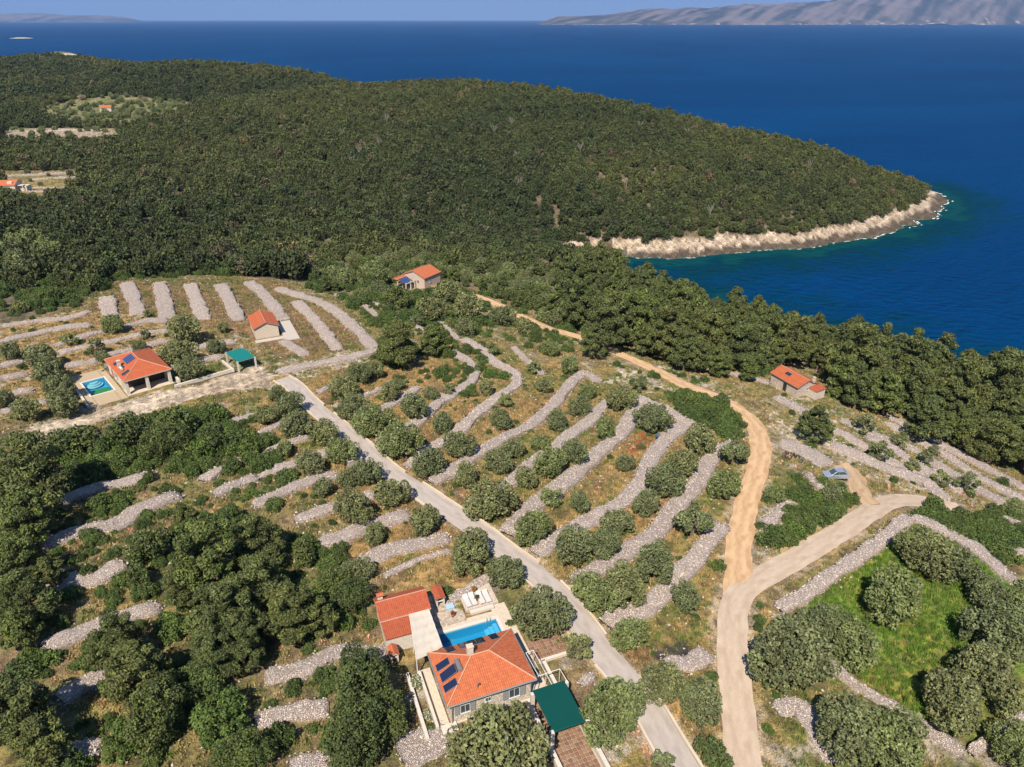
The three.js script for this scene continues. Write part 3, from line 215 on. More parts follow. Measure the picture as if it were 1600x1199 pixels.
// ---------------------------------------------------------------- sea, islets, far mountains
{
  const ax = (a, b, f, lo, hi) => { const o = []; for (let v = a; v <= b; v += f) o.push(v); for (let s = f; o[o.length - 1] < hi; s *= 1.2) o.push(o[o.length - 1] + s); for (let s = f; o[0] > lo; s *= 1.2) o.unshift(o[0] - s); return o; };
  const xs = ax(-20, 420, 4, -42000, 42000), zs = ax(-640, -160, 4, -40000, 900), pos = [], col = [], uv = [], idx = [], n = xs.length;
  const DEEP = [0.0001, 0.042, 0.155], TEAL = [0.0004, 0.043, 0.066], SHOAL = [0.004, 0.080, 0.080];
  zs.forEach((z, j) => xs.forEach((x, i) => {
    pos.push(x, 0, z); uv.push(x / 46, z / 46);
    // pale bed showing through shallows, painted into the opaque sea colour with ragged edges
    const near = x > -20 && x < 430 && z > -640 && z < -150, d = near ? toLine(SHORE, x, z) : 999, w = d * (1 + 0.55 * fbm(x / 22, z / 22, 3)) + 9 * noise(x / 9, z / 9);
    let c = mix3(DEEP, [0.0001, 0.056, 0.190], clamp(0.5 + 1.3 * fbm(x / 260, z / 90, 3)));
    if (near) c = mix3(c, TEAL, (w < 20 ? 0.85 : w < 30 ? 0.5 : w < 42 ? 0.22 : 0)), c = w < 9 ? mix3(c, SHOAL, 0.6) : c;
    col.push(...c);
    if (i + 1 < n && j + 1 < zs.length) { const k = j * n + i; idx.push(k, k + n, k + 1, k + 1, k + n, k + n + 1); }
  }));
  const g = raw(pos, idx, uv, col); g.computeVertexNormals();
  const wave = dataTex(1024, 1024, (u, v) => { const q = tf(u + 0.03 * tf(u, v, 6, 2), v * 1.0, 14, 5), k = 0.6 * tf(u, v * 2, 10, 4) + 0.4 * q; return [k, k, k]; }, false);
  struct('sea', g, new THREE.MeshPhysicalMaterial({ color: base(), vertexColors: true, roughness: 0.45, ior: 1.06, specularIntensity: 0.5, bumpMap: wave, bumpScale: 3.2 }));
}
for (const [k, [x, z]] of D.ISLETS.entries()) {
  const R = k ? 62 : 52, g = new THREE.CylinderGeometry(1, 1, 1, 40, 14), p = g.attributes.position, c = [];
  const q = new THREE.PlaneGeometry(2.2 * R, 1.4 * R, 44, 28).rotateX(-Math.PI / 2), a = q.attributes.position;
  for (let i = 0; i < a.count; i++) { const px = a.getX(i) / R, pz = a.getZ(i) / (0.62 * R), d = Math.hypot(px, pz) + 0.25 * fbm(px * 3 + k * 9, pz * 3, 3), y = (k ? 5 : 11) * (1 - d * d) + 2 * fbm(px * 6, pz * 6, 3); a.setY(i, y); const cc = mix3([0.55, 0.48, 0.38], [0.12, 0.13, 0.06], k ? 0.1 : sstep(5, 8, y)); c.push(...cc); }
  q.setAttribute('color', new THREE.Float32BufferAttribute(c, 3)); q.computeVertexNormals(); q.translate(x, 0, z);
  tag(part(numbered('rock_islet'), q, new THREE.MeshStandardMaterial({ color: base(), vertexColors: true, roughness: 0.95 }), scene), k ? 'small flat pale islet far out, the more distant of two' : 'pale rocky islet with low scrub behind the wooded hill', 'islet');
}
{
  const ridge = (name, sil, z0, depth, seed, near) => {
    const nx = 420, nz = 40, pos = [], col = [], idx = [], xa = sil[0][0], xb = sil[sil.length - 1][0];
    for (let j = 0; j <= nz; j++) for (let i = 0; i <= nx; i++) {
      const x = mix(xa, xb, i / nx); let k = 0; while (k + 2 < sil.length && sil[k + 1][0] < x) k++;
      const top = mix(sil[k][1], sil[k + 1][1], clamp((x - sil[k][0]) / (sil[k + 1][0] - sil[k][0]))), t = j / nz;
      const gully = Math.abs(fbm((x + t * depth * 0.9) / 520 + seed, t * 1.3, 4)), y = -12 + (top + 12) * Math.pow(Math.sin(t * Math.PI / 2), 1.25) * (1 - 0.35 * gully * (1 - t) - 0.0 * t) + top * 0.10 * fbm(x / 300 + seed, t * 7, 4) * (t < 0.97 ? 1 : 0.4);
      pos.push(x, y, z0 - depth * t);
      const bare = clamp(0.22 + 0.35 * t + 1.7 * fbm((x - t * depth * 0.8) / 170 + seed, t * 3, 5) + 0.9 * (gully - 0.2)), hamlet = t < 0.14 && noise(x / 45, t * 40) > 0.72;
      col.push(...(hamlet ? [0.45, 0.4, 0.38] : mix3([0.026, 0.036, 0.042], [0.19, 0.155, 0.16], bare)));
      if (i < nx && j < nz) { const q = j * (nx + 1) + i; idx.push(q, q + 1, q + nx + 1, q + 1, q + nx + 2, q + nx + 1); }
    }
    const g = raw(pos, idx, null, col); g.computeVertexNormals(); struct(name, g, new THREE.MeshStandardMaterial({ color: base(), vertexColors: true, roughness: 1 }));
  };
  ridge('mountains', [[506, 20], [884, 135], [1640, 158], [2017, 180], [2515, 259], [2765, 281], [3144, 259], [3392, 292], [3896, 281], [4515, 348], [5140, 359], [5638, 381], [6134, 403], [6617, 492], [7215, 601], [7940, 689], [8672, 732], [9395, 797], [10363, 861], [11818, 926], [13600, 900]], -14200, 1800, 3);
  ridge('mountains', [[-20000, 160], [-17223, 191], [-16391, 227], [-15151, 264], [-14250, 191], [-13327, 191], [-12516, 154], [-11810, 20]], -24600, 1400, 8);
}
// ---------------------------------------------------------------- roads
const roadTex = (a, b, track) => dataTex(512, 1024, (u, v) => { const n = tf(u, v, 6, 6), f = tf(u, v, 90, 3), t = track * (Math.exp(-(((u - 0.28) / 0.09) ** 2)) + Math.exp(-(((u - 0.72) / 0.09) ** 2))) * (0.5 + tf(u, v, 5, 3)); const k = clamp(0.5 + 1.4 * (n - 0.5) + 0.9 * (f - 0.5) + t); return mix3(a, b, k); });
function ribbon(l, half, lift, wob, metres = 9, off = 0) {
  const pos = [], uv = [], idx = []; let s = 0;
  l.forEach(([x, z], k) => {
    const a = l[Math.max(0, k - 1)], b = l[Math.min(l.length - 1, k + 1)], L = Math.hypot(b[0] - a[0], b[1] - a[1]), nx = -(b[1] - a[1]) / L, nz = (b[0] - a[0]) / L;
    if (k) s += Math.hypot(x - l[k - 1][0], z - l[k - 1][1]);
    const y0 = spline(x, z) + lift;
    for (let j = 0; j <= 6; j++) { const t = j / 3 - 1, e = Math.abs(t) > 0.99 ? wob * fbm(s / 2.1 + 7 * t, half, 3) : 0, d = off + half * t + e * Math.sign(t), px = x + nx * d, pz = z + nz * d; pos.push(px, y0 + 0.05 * (1 - t * t) + 0.0 * L, pz); uv.push(j / 6, s / metres); }
    if (k) for (let j = 0; j < 6; j++) { const q = (k - 1) * 7 + j; idx.push(q, q + 1, q + 7, q + 1, q + 8, q + 7); }
  });
  const g = raw(pos, idx, uv); g.computeVertexNormals(); return g;
}
const asphalt = struct('asphalt_road', ribbon(ROAD.asphalt, 1.6, 0.02, 0.12), new THREE.MeshStandardMaterial({ color: base(), map: roadTex([0.68, 0.645, 0.62], [0.775, 0.74, 0.715], 0.12), roughness: 0.92, bumpMap: grainBump, bumpScale: 0.01 }));
struct('concrete_road', ribbon(ROAD.concrete, 1.75, 0.05, 0.25), new THREE.MeshStandardMaterial({ color: base(), map: roadTex([0.75, 0.67, 0.59], [0.85, 0.78, 0.70], -0.25), roughness: 0.92, bumpMap: grainBump, bumpScale: 0.02 }));
struct('gravel_road', ribbon(ROAD.gravel, 1.75, 0.025, 0.4), new THREE.MeshStandardMaterial({ color: base(), map: roadTex([0.76, 0.61, 0.45], [0.90, 0.77, 0.61], 0.28), roughness: 0.97, bumpMap: grainBump, bumpScale: 0.05 }));
struct('dirt_path', ribbon(ROAD.spur, 2.0, 0.04, 0.9), new THREE.MeshStandardMaterial({ color: base(), map: roadTex([0.70, 0.58, 0.45], [0.84, 0.73, 0.60], 0.1), roughness: 0.97, bumpMap: grainBump, bumpScale: 0.06 }));
// low concrete edgings of the asphalt road, broken where terraces open on to it
const stoneCream = mat(0.70, 0.61, 0.50, 0.9), render = mat(0.92, 0.88, 0.82, 0.85, { map: dataTex(256, 256, (u, v) => { const k = 0.9 + 0.16 * (tf(u, v, 6, 5) - 0.5); return [k, k * 0.99, k * 0.97]; }) });
for (const [side, cuts] of [[1, [[0, 14], [20, 31], [34, 60], [63, 90], [93, 118], [121, 138]]], [-1, [[0, 18], [23, 38], [50, 64], [66, 84], [86, 112], [114, 136]]]]) for (const [a, b] of cuts) {
  const l = ROAD.asphalt.slice(a, b); if (l.length < 4) continue;
  const pos = [], idx = [], uv = [];
  l.forEach(([x, z], k) => { const p = l[Math.max(0, k - 1)], q = l[Math.min(l.length - 1, k + 1)], L = Math.hypot(q[0] - p[0], q[1] - p[1]), nx = -(q[1] - p[1]) / L * side, nz = (q[0] - p[0]) / L * side, y = spline(x, z); for (const [d, h] of [[1.62, -0.2], [1.63, 0.30 + 0.03 * noise(k, a)], [1.88, 0.30 + 0.03 * noise(k, a + 5)], [1.9, -0.4]]) { pos.push(x + nx * d, y + h, z + nz * d); uv.push(k * 0.3, d); } if (k) for (let j = 0; j < 3; j++) { const o = (k - 1) * 4 + j; idx.push(o, o + 1, o + 4, o + 1, o + 5, o + 4); } });
  const g = raw(pos, idx, uv).toNonIndexed(); g.computeVertexNormals(); part('kerb', g, stoneCream, asphalt);
}

// ---------------------------------------------------------------- dry stone banks
const cells = []; for (let j = 0; j < 22; j++) for (let i = 0; i < 22; i++) cells.push([(i + 0.1 + 0.8 * hash(i, j + 71)) / 22, (j + 0.1 + 0.8 * hash(i + 91, j)) / 22, hash(i + 3, j + 5), hash(i + 11, j + 7)]);
const stoneAt = (u, v) => { const ci = Math.floor(u * 22), cj = Math.floor(v * 22); let a = 9, b = 9, w = null; for (let dj = -1; dj <= 1; dj++) for (let di = -1; di <= 1; di++) { const i = (ci + di + 22) % 22, j = (cj + dj + 22) % 22, c = cells[j * 22 + i]; let x = Math.abs(c[0] - u), y = Math.abs(c[1] - v); x = Math.min(x, 1 - x); y = Math.min(y, 1 - y); const d = Math.hypot(x, y) * 22 * (0.85 + 0.3 * c[3]); if (d < a) { b = a; a = d; w = c; } else if (d < b) b = d; } return [b - a, w]; };
const stoneMap = dataTex(1024, 1024, (u, v) => { const [e, c] = stoneAt(u, v), f = tf(u, v, 64, 4), k = (e < 0.09 ? 0.56 : 0.70 + 0.24 * (c[2] - 0.5)) + 0.26 * (f - 0.5), w = c[3] > 0.8 ? 0.04 : 0; return [k * (1.01 + w), k * 0.985, k * (0.985 - w)]; });
const stoneBump = dataTex(1024, 1024, (u, v) => { const [e, c] = stoneAt(u, v), k = Math.min(1, e * 2.2) * (0.55 + 0.45 * c[2]) + 0.12 * tf(u, v, 64, 3); return [k, k, k]; }, false);
const bankStone = [[1.52, 1.39, 1.29], [1.42, 1.29, 1.19], [1.58, 1.43, 1.30]].map(([r, g, b]) => mat(r, g, b, 0.95, { map: stoneMap, bumpMap: stoneBump, bumpScale: 0.16 }));
const pebbles = [1, 2, 3].map((s) => { const g = new THREE.IcosahedronGeometry(1, 0).toNonIndexed(), p = g.attributes.position; for (let i = 0; i < p.count; i++) { const x = p.getX(i), y = p.getY(i), z = p.getZ(i), k = 0.75 + 0.5 * hash(Math.round(x * 50) + s * 7, Math.round(y * 50) * 13 + Math.round(z * 50)); p.setXYZ(i, x * k, y * k * 0.62, z * k * 0.85); } g.computeVertexNormals(); return g; });
const pebbleMat = mat(0.58, 0.53, 0.49, 0.95);
const ORD = 'first second third fourth fifth sixth seventh eighth ninth tenth eleventh twelfth thirteenth fourteenth fifteenth sixteenth seventeenth eighteenth nineteenth twentieth'.split(' ');
const M4 = new THREE.Matrix4(), Q4 = new THREE.Quaternion(), E3 = new THREE.Euler(), V3 = new THREE.Vector3(), S3 = new THREE.Vector3();
function instanced(name, geo, m, list, parent, label) { // list of [x, y, z, sx, sy, sz, turn, tilt, [r, g, b]]
  const o = shade(new THREE.InstancedMesh(geo, m, list.length)); o.name = name;
  list.forEach(([x, y, z, sx, sy, sz, t, tilt, c], k) => { o.setMatrixAt(k, M4.compose(V3.set(x, y, z), Q4.setFromEuler(E3.set(tilt || 0, t, (tilt || 0) * 0.7)), S3.set(sx, sy, sz))); if (c) o.setColorAt(k, rgb(...c)); });
  o.userData.kind = 'stuff'; if (label) o.userData.label = label; parent.add(o); return o;
}
D.WALLS.forEach(([w, h0, li, on, flat], n) => {
  const h = h0 * 0.68, l = smooth(pairs(flat), 0.55).filter(([x, z]) => Object.keys(ROAD).every((k) => toLine(ROAD[k], x, z) > HALF[k] + 0.45 + w * 0.18)), mid = l[l.length >> 1], R = rng(500 + n), far = mid[1] < -330, y0 = H(mid[0], mid[1]);
  const o = thing('stone_wall', (h0 > 1 ? 'upright dry stone field wall' : w > 2.5 ? 'very broad bank of cleared grey stones' : w < 1.5 ? 'narrow dry stone wall' : 'broad dry stone terrace bank') + ', ' + ORD[on] + ' one out from ' + D.LAND[li], 'stone wall', [mid[0], y0, mid[1]], 0, 'dry stone banks of the terraces');
  const prof = [[-0.5, -0.5], [-0.47, 0.45], [-0.42, 0.98], [-0.2, 1], [0.02, 0.97], [0.22, 1.02], [0.42, 0.96], [0.47, 0.4], [0.5, -0.5]], m = prof.length, pos = [], uv = [], idx = [], rocks = []; let s = 0;
  l.forEach(([x, z], k) => {
    const a = l[Math.max(0, k - 1)], b = l[Math.min(l.length - 1, k + 1)], L = Math.hypot(b[0] - a[0], b[1] - a[1]) || 1, nx = -(b[1] - a[1]) / L, nz = (b[0] - a[0]) / L, end = Math.min(k, l.length - 1 - k), taper = end === 0 ? 0.35 : end === 1 ? 0.8 : 1;
    if (k) s += Math.hypot(x - l[k - 1][0], z - l[k - 1][1]);
    const ww = w * (1.04 + 0.55 * fbm(s / 3.3 + n * 7, 1.5, 3)) * (end === 0 ? 0.7 : 1), hh = h * taper * (1 + 0.5 * fbm(s / 2.4, n * 3.1, 3)), base = Math.max(H(x + nx * w * 0.4, z + nz * w * 0.4), H(x - nx * w * 0.4, z - nz * w * 0.4), H(x, z)) ;
    let g = 0;
    prof.forEach(([u, v], j) => { const d = u * ww + (j > 0 && j < m - 1 ? 0.10 * noise(s * 2.3 + j * 9, n) : 0), px = x + nx * d, pz = z + nz * d, y = v < 0 ? H(px, pz) - 0.4 : mix(H(px, pz), base, v) + v * hh + 0.09 * noise(s * 2.9, j * 5 + n); if (j) g += Math.hypot((u - prof[j - 1][0]) * w, (v - prof[j - 1][1]) * h); pos.push(px - mid[0], y - y0, pz - mid[1]); uv.push(s / 3.6 + n * 0.37, g / 3.6); });
    if (k) for (let j = 0; j + 1 < m; j++) { const q = (k - 1) * m + j; idx.push(q, q + 1, q + m, q + 1, q + m + 1, q + m); }
    const cnt = far ? 1 : Math.round(w * 0.55 * (5 + 4 * R()));
    for (let q = 0; q < cnt; q++) { const d = (R() - 0.5) * w * 1.12, px = x + nx * d + (R() - 0.5) * 0.6, pz = z + nz * d + (R() - 0.5) * 0.6, on_ = Math.abs(d) < w * 0.45, sc = (far ? 0.35 : 0.08) + 0.11 * R() * R(), t = 0.80 + 0.40 * R(), wc = R() < 0.06; rocks.push([px - mid[0], (on_ ? base + hh : H(px, pz) + 0.25 * hh * R()) - y0 + sc * 0.15, pz - mid[1], sc, sc * (0.7 + 0.5 * R()), sc, R() * 6.3, (R() - 0.5) * 0.9, [t * (wc ? 1.35 : 1), t * (wc ? 1.28 : 0.98), t * (wc ? 1.1 : 0.97)]]); }
  });
  const cap = (k) => { for (let j = 1; j + 2 < m; j++) idx.push(k * m, k * m + j, k * m + j + 1); }; cap(0); cap(l.length - 1);
  const g = raw(pos, idx, uv); g.computeVertexNormals();
  part('bank', g, bankStone[n % 3], o);
  instanced('loose_stones', pebbles[n % 3], pebbleMat, rocks, o);
});
// ---------------------------------------------------------------- building materials
const tileMap = (s) => dataTex(512, 512, (u, v) => { // clay tiles: eight columns and six courses to the metre pair, each tile its own firing
  const c = u * 9, r = v * 6, i = Math.floor(c), j = Math.floor(r), k = hash(i + s * 17, j + 3), f = tf(u, v, 40, 3), stain = tf(u + s * 0.3, v, 4, 4), e = (r - j) < 0.10 ? 0.93 : 1, t = (0.955 + 0.07 * k + 0.14 * (f - 0.5)) * e * (0.92 + 0.16 * stain);
  return [0.785 * t, (0.435 + 0.02 * (k - 0.5)) * t, 0.28 * t]; });
const tileBump = dataTex(512, 512, (u, v) => { const c = u * 9, r = v * 6, k = 0.5 + 0.5 * Math.cos((c - Math.floor(c) - 0.5) * 6.283), q = 1 - (r - Math.floor(r)); const t = 0.6 * k + 0.4 * q; return [t, t, t]; }, false);
const clay = (r, g, b, s) => { const m = tileMap(s), n = tileBump.clone(); m.repeat.set(0.5, 0.5); n.repeat.set(0.5, 0.5); n.needsUpdate = true; return mat(r, g, b, 0.85, { map: m, bumpMap: n, bumpScale: 0.045 }); };
const ROOF = [clay(1, 1, 1, 1), clay(0.80, 0.68, 0.72, 2), clay(0.92, 0.84, 0.8, 3)];
const scaled = (t, k) => { const c = t.clone(); c.repeat.set(k, k); c.needsUpdate = true; return c; }, stoneFine = scaled(dataTex(1024, 1024, (u, v) => { const [e, c] = stoneAt(u, v), f = tf(u, v, 64, 4), k = (e < 0.08 ? 0.72 : 0.80 + 0.22 * (c[2] - 0.5)) + 0.2 * (f - 0.5), w = 0.05 * (c[3] - 0.5); return [k * (1.01 + w), k * 0.965, k * (0.91 - w)]; }), 0.3), stoneFineBump = scaled(stoneBump, 0.3);
const stoneWall = mat(1.3, 1.28, 1.26, 0.92, { map: stoneFine, bumpMap: stoneFineBump, bumpScale: 0.05 });
const white = render, cream = mat(0.86, 0.77, 0.65, 0.85, { map: render.map }), grout = mat(0.60, 0.56, 0.50, 0.9), dark = mat(0.03, 0.032, 0.035, 0.6), steel = mat(0.55, 0.56, 0.58, 0.35, { metalness: 0.7 }), zinc = mat(0.34, 0.35, 0.37, 0.5, { metalness: 0.3 }), shutter = mat(0.30, 0.32, 0.34, 0.6), frameWhite = mat(0.78, 0.78, 0.76, 0.5), wood = mat(0.25, 0.15, 0.08, 0.8), brick = mat(0.45, 0.16, 0.08, 0.9);
const glass = new THREE.MeshPhysicalMaterial({ color: rgb(0.05, 0.07, 0.09), roughness: 0.08, specularIntensity: 1 });
const cellMat = new THREE.MeshPhysicalMaterial({ color: rgb(0.012, 0.018, 0.05), roughness: 0.16, clearcoat: 1, clearcoatRoughness: 0.05, map: null }), cellBlue = new THREE.MeshPhysicalMaterial({ color: rgb(0.02, 0.05, 0.17), roughness: 0.2, clearcoat: 1, clearcoatRoughness: 0.06 });
// roof of planes with thickness: hip or gable over a rectangle, ridge along x or z
function roofGeo(x0, x1, z0, z1, y, ra, rb, ry, t = 0.16) { // ra, rb: ridge ends [x, z]; a ridge that reaches the edge makes a gable
  const a = [x0, y, z1], b = [x1, y, z1], c = [x1, y, z0], d = [x0, y, z0], A = [ra[0], ry, ra[1]], B = [rb[0], ry, rb[1]], alongX = Math.abs(ra[0] - rb[0]) >= Math.abs(ra[1] - rb[1]), dn = (p) => [p[0], p[1] - t, p[2]];
  const gable = alongX ? Math.abs(ra[0] - x0) < 0.01 : Math.abs(ra[1] - z1) < 0.01;
  const top = (alongX ? [[a, b, B, A], [b, c, B], [c, d, A, B], [d, a, A]] : [[b, c, B, A], [c, d, B], [d, a, A, B], [a, b, A]]).filter((f) => f.length === 4 || !gable);
  const rim = gable ? (alongX ? [[a, b], [c, d], [b, B], [B, c], [d, A], [A, a]] : [[b, c], [d, a], [c, B], [B, d], [a, A], [A, b]]) : [[a, b], [b, c], [c, d], [d, a]];
  return { top: faces(top), skirt: faces([...rim.map(([p, q]) => [p, dn(p), dn(q), q]), ...(gable ? top.map((f) => f.map(dn).reverse()) : [[d, c, b, a].map(dn)])]), ends: [a, b, c, d, A, B] };
}
const hipLines = (e, alongX) => { const [a, b, c, d, A, B] = e; return (alongX ? [[a, A], [d, A], [b, B], [c, B], [A, B]] : [[a, A], [b, A], [c, B], [d, B], [A, B]]).filter(([p, q]) => Math.hypot(p[0] - q[0], p[1] - q[1], p[2] - q[2]) > 0.1).map(([p, q]) => bar([p[0], p[1] + 0.03, p[2]], [q[0], q[1] + 0.03, q[2]], 0.075, 6)); };
const ridgeMat = mat(0.66, 0.38, 0.26, 0.9);
function wallsOf(w, d, h, cx, cz, t, m, parent, below = 0.8) { return part('wall', [box(w, h + below, t, cx, (h - below) / 2, cz + d / 2 - t / 2), box(w, h + below, t, cx, (h - below) / 2, cz - d / 2 + t / 2), box(t, h + below, d - 2 * t, cx - w / 2 + t / 2, (h - below) / 2, cz), box(t, h + below, d - 2 * t, cx + w / 2 - t / 2, (h - below) / 2, cz)], m, parent); }
function window_(parent, x, y, z, w, h, ry, withShutters) { // face looks along +z before the turn
  const g = new THREE.Group(); g.name = 'window'; g.position.set(x, y, z); g.rotation.y = ry; parent.add(g);
  part('frame', [box(w + 0.1, 0.08, 0.08, 0, h / 2, 0.02), box(w + 0.1, 0.1, 0.16, 0, -h / 2, 0.04), box(0.07, h, 0.08, -w / 2, 0, 0.02), box(0.07, h, 0.08, w / 2, 0, 0.02), box(0.05, h, 0.06, 0, 0, 0.02)], frameWhite, g);
  part('pane', box(w - 0.07, h - 0.1, 0.03, 0, 0, 0.0), glass, g);
  if (withShutters) for (const s of [-1, 1]) part('shutter', [box(w / 2, h + 0.08, 0.05, s * (w * 0.75 + 0.09), 0, 0.05), ...[-0.3, 0, 0.3].map((k) => box(w / 2 - 0.08, 0.05, 0.03, s * (w * 0.75 + 0.09), k * h, 0.085))], shutter, g);
  return g;
}
// a framed panel lying on a roof plane: centre, width across, length up, given frame axes
function panelOn(parent, name, c, ex, ey, w, l, m, n = 1) {
  const X = new THREE.Vector3(...ex).normalize(), Y = new THREE.Vector3(...ey).normalize(), Z = X.clone().cross(Y), g = new THREE.Group(); g.name = name; g.quaternion.setFromRotationMatrix(new THREE.Matrix4().makeBasis(X, Y, Z)); g.position.set(...c).addScaledVector(Z, 0.09); parent.add(g);
  part('frame', [box(w, l, 0.05, 0, 0, 0)], steel, g);
  for (let k = 0; k < n; k++) part('pane', box(w / n - 0.06, l - 0.07, 0.02, -w / 2 + (k + 0.5) * w / n, 0, 0.03), m, g);
  return g;
}

// ---------------------------------------------------------------- the big villa and its yard (all placed on one level pad)
const V0 = [-3.3, 41.15, -54.3], VA = 21 * Math.PI / 180, vc = Math.cos(VA), vs = Math.sin(VA);
const vp = (x, z, y = 0) => [V0[0] + x * vc + z * vs, V0[1] + y, V0[2] - x * vs + z * vc];
{
  const v = thing('villa', 'large stone villa with orange hipped tile roof and rows of solar panels', 'house', V0, VA);
  wallsOf(8.6, 6.4, 3.1, 0.05, 0, 0.3, stoneWall, v, 1.6);
  part('plinth', [box(8.75, 0.25, 0.12, 0.05, 0.0, 3.26), box(0.12, 0.25, 6.4, 4.41, 0, 0)], stoneCream, v);
  const r = roofGeo(-4.7, 4.8, -3.65, 3.65, 3.3, [-1.0, 0], [0.95, 0], 5.15), roof = part('roof', r.top, ROOF[0], v);
  part('eaves', r.skirt, mat(0.5, 0.46, 0.42), roof); part('ridge_tiles', hipLines(r.ends, true), ridgeMat, roof);
  part('gutter', [bar([-4.75, 3.2, 3.72], [4.85, 3.2, 3.72], 0.07), bar([4.86, 3.2, 3.7], [4.86, 3.2, -3.7], 0.07), bar([-4.76, 3.2, 3.7], [-4.76, 3.2, -3.7], 0.07)], zinc, v);
  part('downpipe', [bar([-4.2, 3.2, 3.5], [-4.2, -0.6, 3.34], 0.05)], zinc, v); part('downpipe', [bar([4.3, 3.2, 3.5], [4.3, -0.6, 3.34], 0.05)], zinc, v);
  const ch = new THREE.Group(); ch.name = 'chimney'; v.add(ch); part('stack', [box(0.62, 1.2, 0.5, -0.95, 5.35, -0.5)], white, ch); part('cap', [box(0.74, 0.08, 0.62, -0.95, 5.98, -0.5), box(0.5, 0.14, 0.1, -0.95, 6.06, -0.5)], stoneCream, ch);
  part('vent_pipe', [bar([-1.3, 3.6, 2.9], [-1.3, 4.35, 2.9], 0.08, 10), bar([-1.3, 4.35, 2.9], [-1.18, 4.42, 3.05], 0.09, 10)], steel, v);
  window_(v, -2.75, 1.75, 3.21, 1.0, 1.15, 0, true); window_(v, -0.3, 2.0, 3.21, 0.6, 0.6, 0, false); window_(v, 2.55, 1.75, 3.21, 1.15, 1.25, 0, true); window_(v, 4.36, 1.6, -1.2, 0.9, 1.2, Math.PI / 2, true);
  { const d = new THREE.Group(); d.name = 'door'; v.add(d); part('leaf', box(0.06, 2.1, 1.0, 4.37, 1.05, 1.4), wood, d); part('handle', box(0.06, 0.12, 0.04, 4.43, 1.05, 1.75), steel, d); }
  // panels of the back slope, in a row; two panels and the water heater on the left slope
  const sb = [0, 1.85, 3.65], sl = [3.7, 1.85, 0];
  for (const x of [-2.5, -1.05, -0.08, 0.90, 2.45]) panelOn(v, 'solar_panel', [x, 3.3 + (3.65 - 2.72) * 0.507, -2.72], [-1, 0, 0], sb, 0.95, 1.65, cellMat);
  for (const z of [-1.05, 1.75]) panelOn(v, 'solar_panel', [-3.75, 3.3 + (4.7 - 3.75) * 0.5, z], [0, 0, -1], [1, 0.5, 0].map((q) => -q), 0.92, 1.55, cellMat);
  const he = new THREE.Group(); he.name = 'water_heater'; v.add(he);
  panelOn(he, 'collector', [-3.55, 3.3 + (4.7 - 3.55) * 0.5 + 0.12, 0.38], [0, 0, -1], [-1, -0.62, 0], 1.15, 1.9, cellMat);
  part('tank', [bar([-2.48, 4.72, -0.35], [-2.48, 4.72, 1.05], 0.27, 18), bar([-2.48, 4.3, -0.1], [-2.48, 4.6, -0.1], 0.04), bar([-2.48, 4.3, 0.8], [-2.48, 4.6, 0.8], 0.04)], steel, he);
  // paved yard
  const side = struct('terrace_floor', [box(1.25, 0.24, 8.2, -5.05, -0.02, -0.4)], cream); side.position.set(...V0); side.rotation.y = VA;
  const patio = struct('terrace_floor', [box(1.9, 0.22, 13.5, 5.75, -0.02, -4.2), box(9.2, 0.2, 1.25, 0.9, -0.02, -9.4), box(9.2, 0.2, 1.5, 0.9, -0.02, -4.3), box(1.6, 0.21, 4.4, -2.9 - 0.35, -0.02, -6.7)], cream); patio.position.set(...V0); patio.rotation.y = VA;
  const ter = struct('terrace_floor', [box(4.2, 0.5, 3.9, 3.9, 0.08, -12.95)], mat(1.02, 0.97, 0.93, 0.9, { map: scaled(stoneFine, 0.45) })); ter.position.set(...V0); ter.rotation.y = VA;
  const flag = struct('terrace_floor', [box(4.2, 0.24, 5.4, -0.55, 0.02, -12.4)], mat(0.86, 0.80, 0.74, 0.92, { map: scaled(stoneFine, 0.14), bumpMap: scaled(stoneBump, 0.14), bumpScale: 0.03 })); flag.position.set(...V0); flag.rotation.y = VA;
  // pool
  const p = thing('swimming_pool', 'long rectangular blue swimming pool behind the large villa', 'pool', vp(1.3, -6.95), VA), W = 7.0, Z = 3.5, tileBlue = mat(0.05, 0.42, 0.72, 0.4, { map: dataTex(256, 256, (u, v) => { const a = hash(Math.floor(u * 32), Math.floor(v * 32)), k = 0.86 + 0.14 * a; return [k, k, k]; }) });
  part('basin', [box(W, 0.1, Z, 0, -1.35, 0), box(W, 1.4, 0.1, 0, -0.7, Z / 2), box(W, 1.4, 0.1, 0, -0.7, -Z / 2), box(0.1, 1.4, Z, -W / 2, -0.7, 0), box(0.1, 1.4, Z, W / 2, -0.7, 0)], tileBlue, p);
  part('steps', [box(0.5, 0.9, 1.6, 3.2, -0.9, -0.85), box(0.5, 0.55, 1.6, 2.7, -1.05, -0.85), box(0.5, 0.3, 1.6, 2.2, -1.2, -0.85)], mat(0.20, 0.55, 0.78, 0.4), p);
  part('coping', [box(W + 0.8, 0.12, 0.4, 0, 0.08, Z / 2 + 0.25), box(W + 0.8, 0.12, 0.4, 0, 0.08, -Z / 2 - 0.25), box(0.4, 0.12, Z + 0.1, -W / 2 - 0.25, 0.08, 0), box(0.4, 0.12, Z + 0.1, W / 2 + 0.25, 0.08, 0)], mat(0.74, 0.70, 0.64, 0.8), p);
  const wg = new THREE.PlaneGeometry(W - 0.04, Z - 0.04, 1, 1).rotateX(-Math.PI / 2).translate(0, -0.1, 0), wb = dataTex(256, 256, (u, v) => { const k = tf(u, v, 7, 4); return [k, k, k]; }, false);
  part('water', wg, new THREE.MeshPhysicalMaterial({ color: rgb(0.62, 0.93, 1), transmission: 1, roughness: 0.03, ior: 1.33, bumpMap: wb, bumpScale: 0.05 }), p);
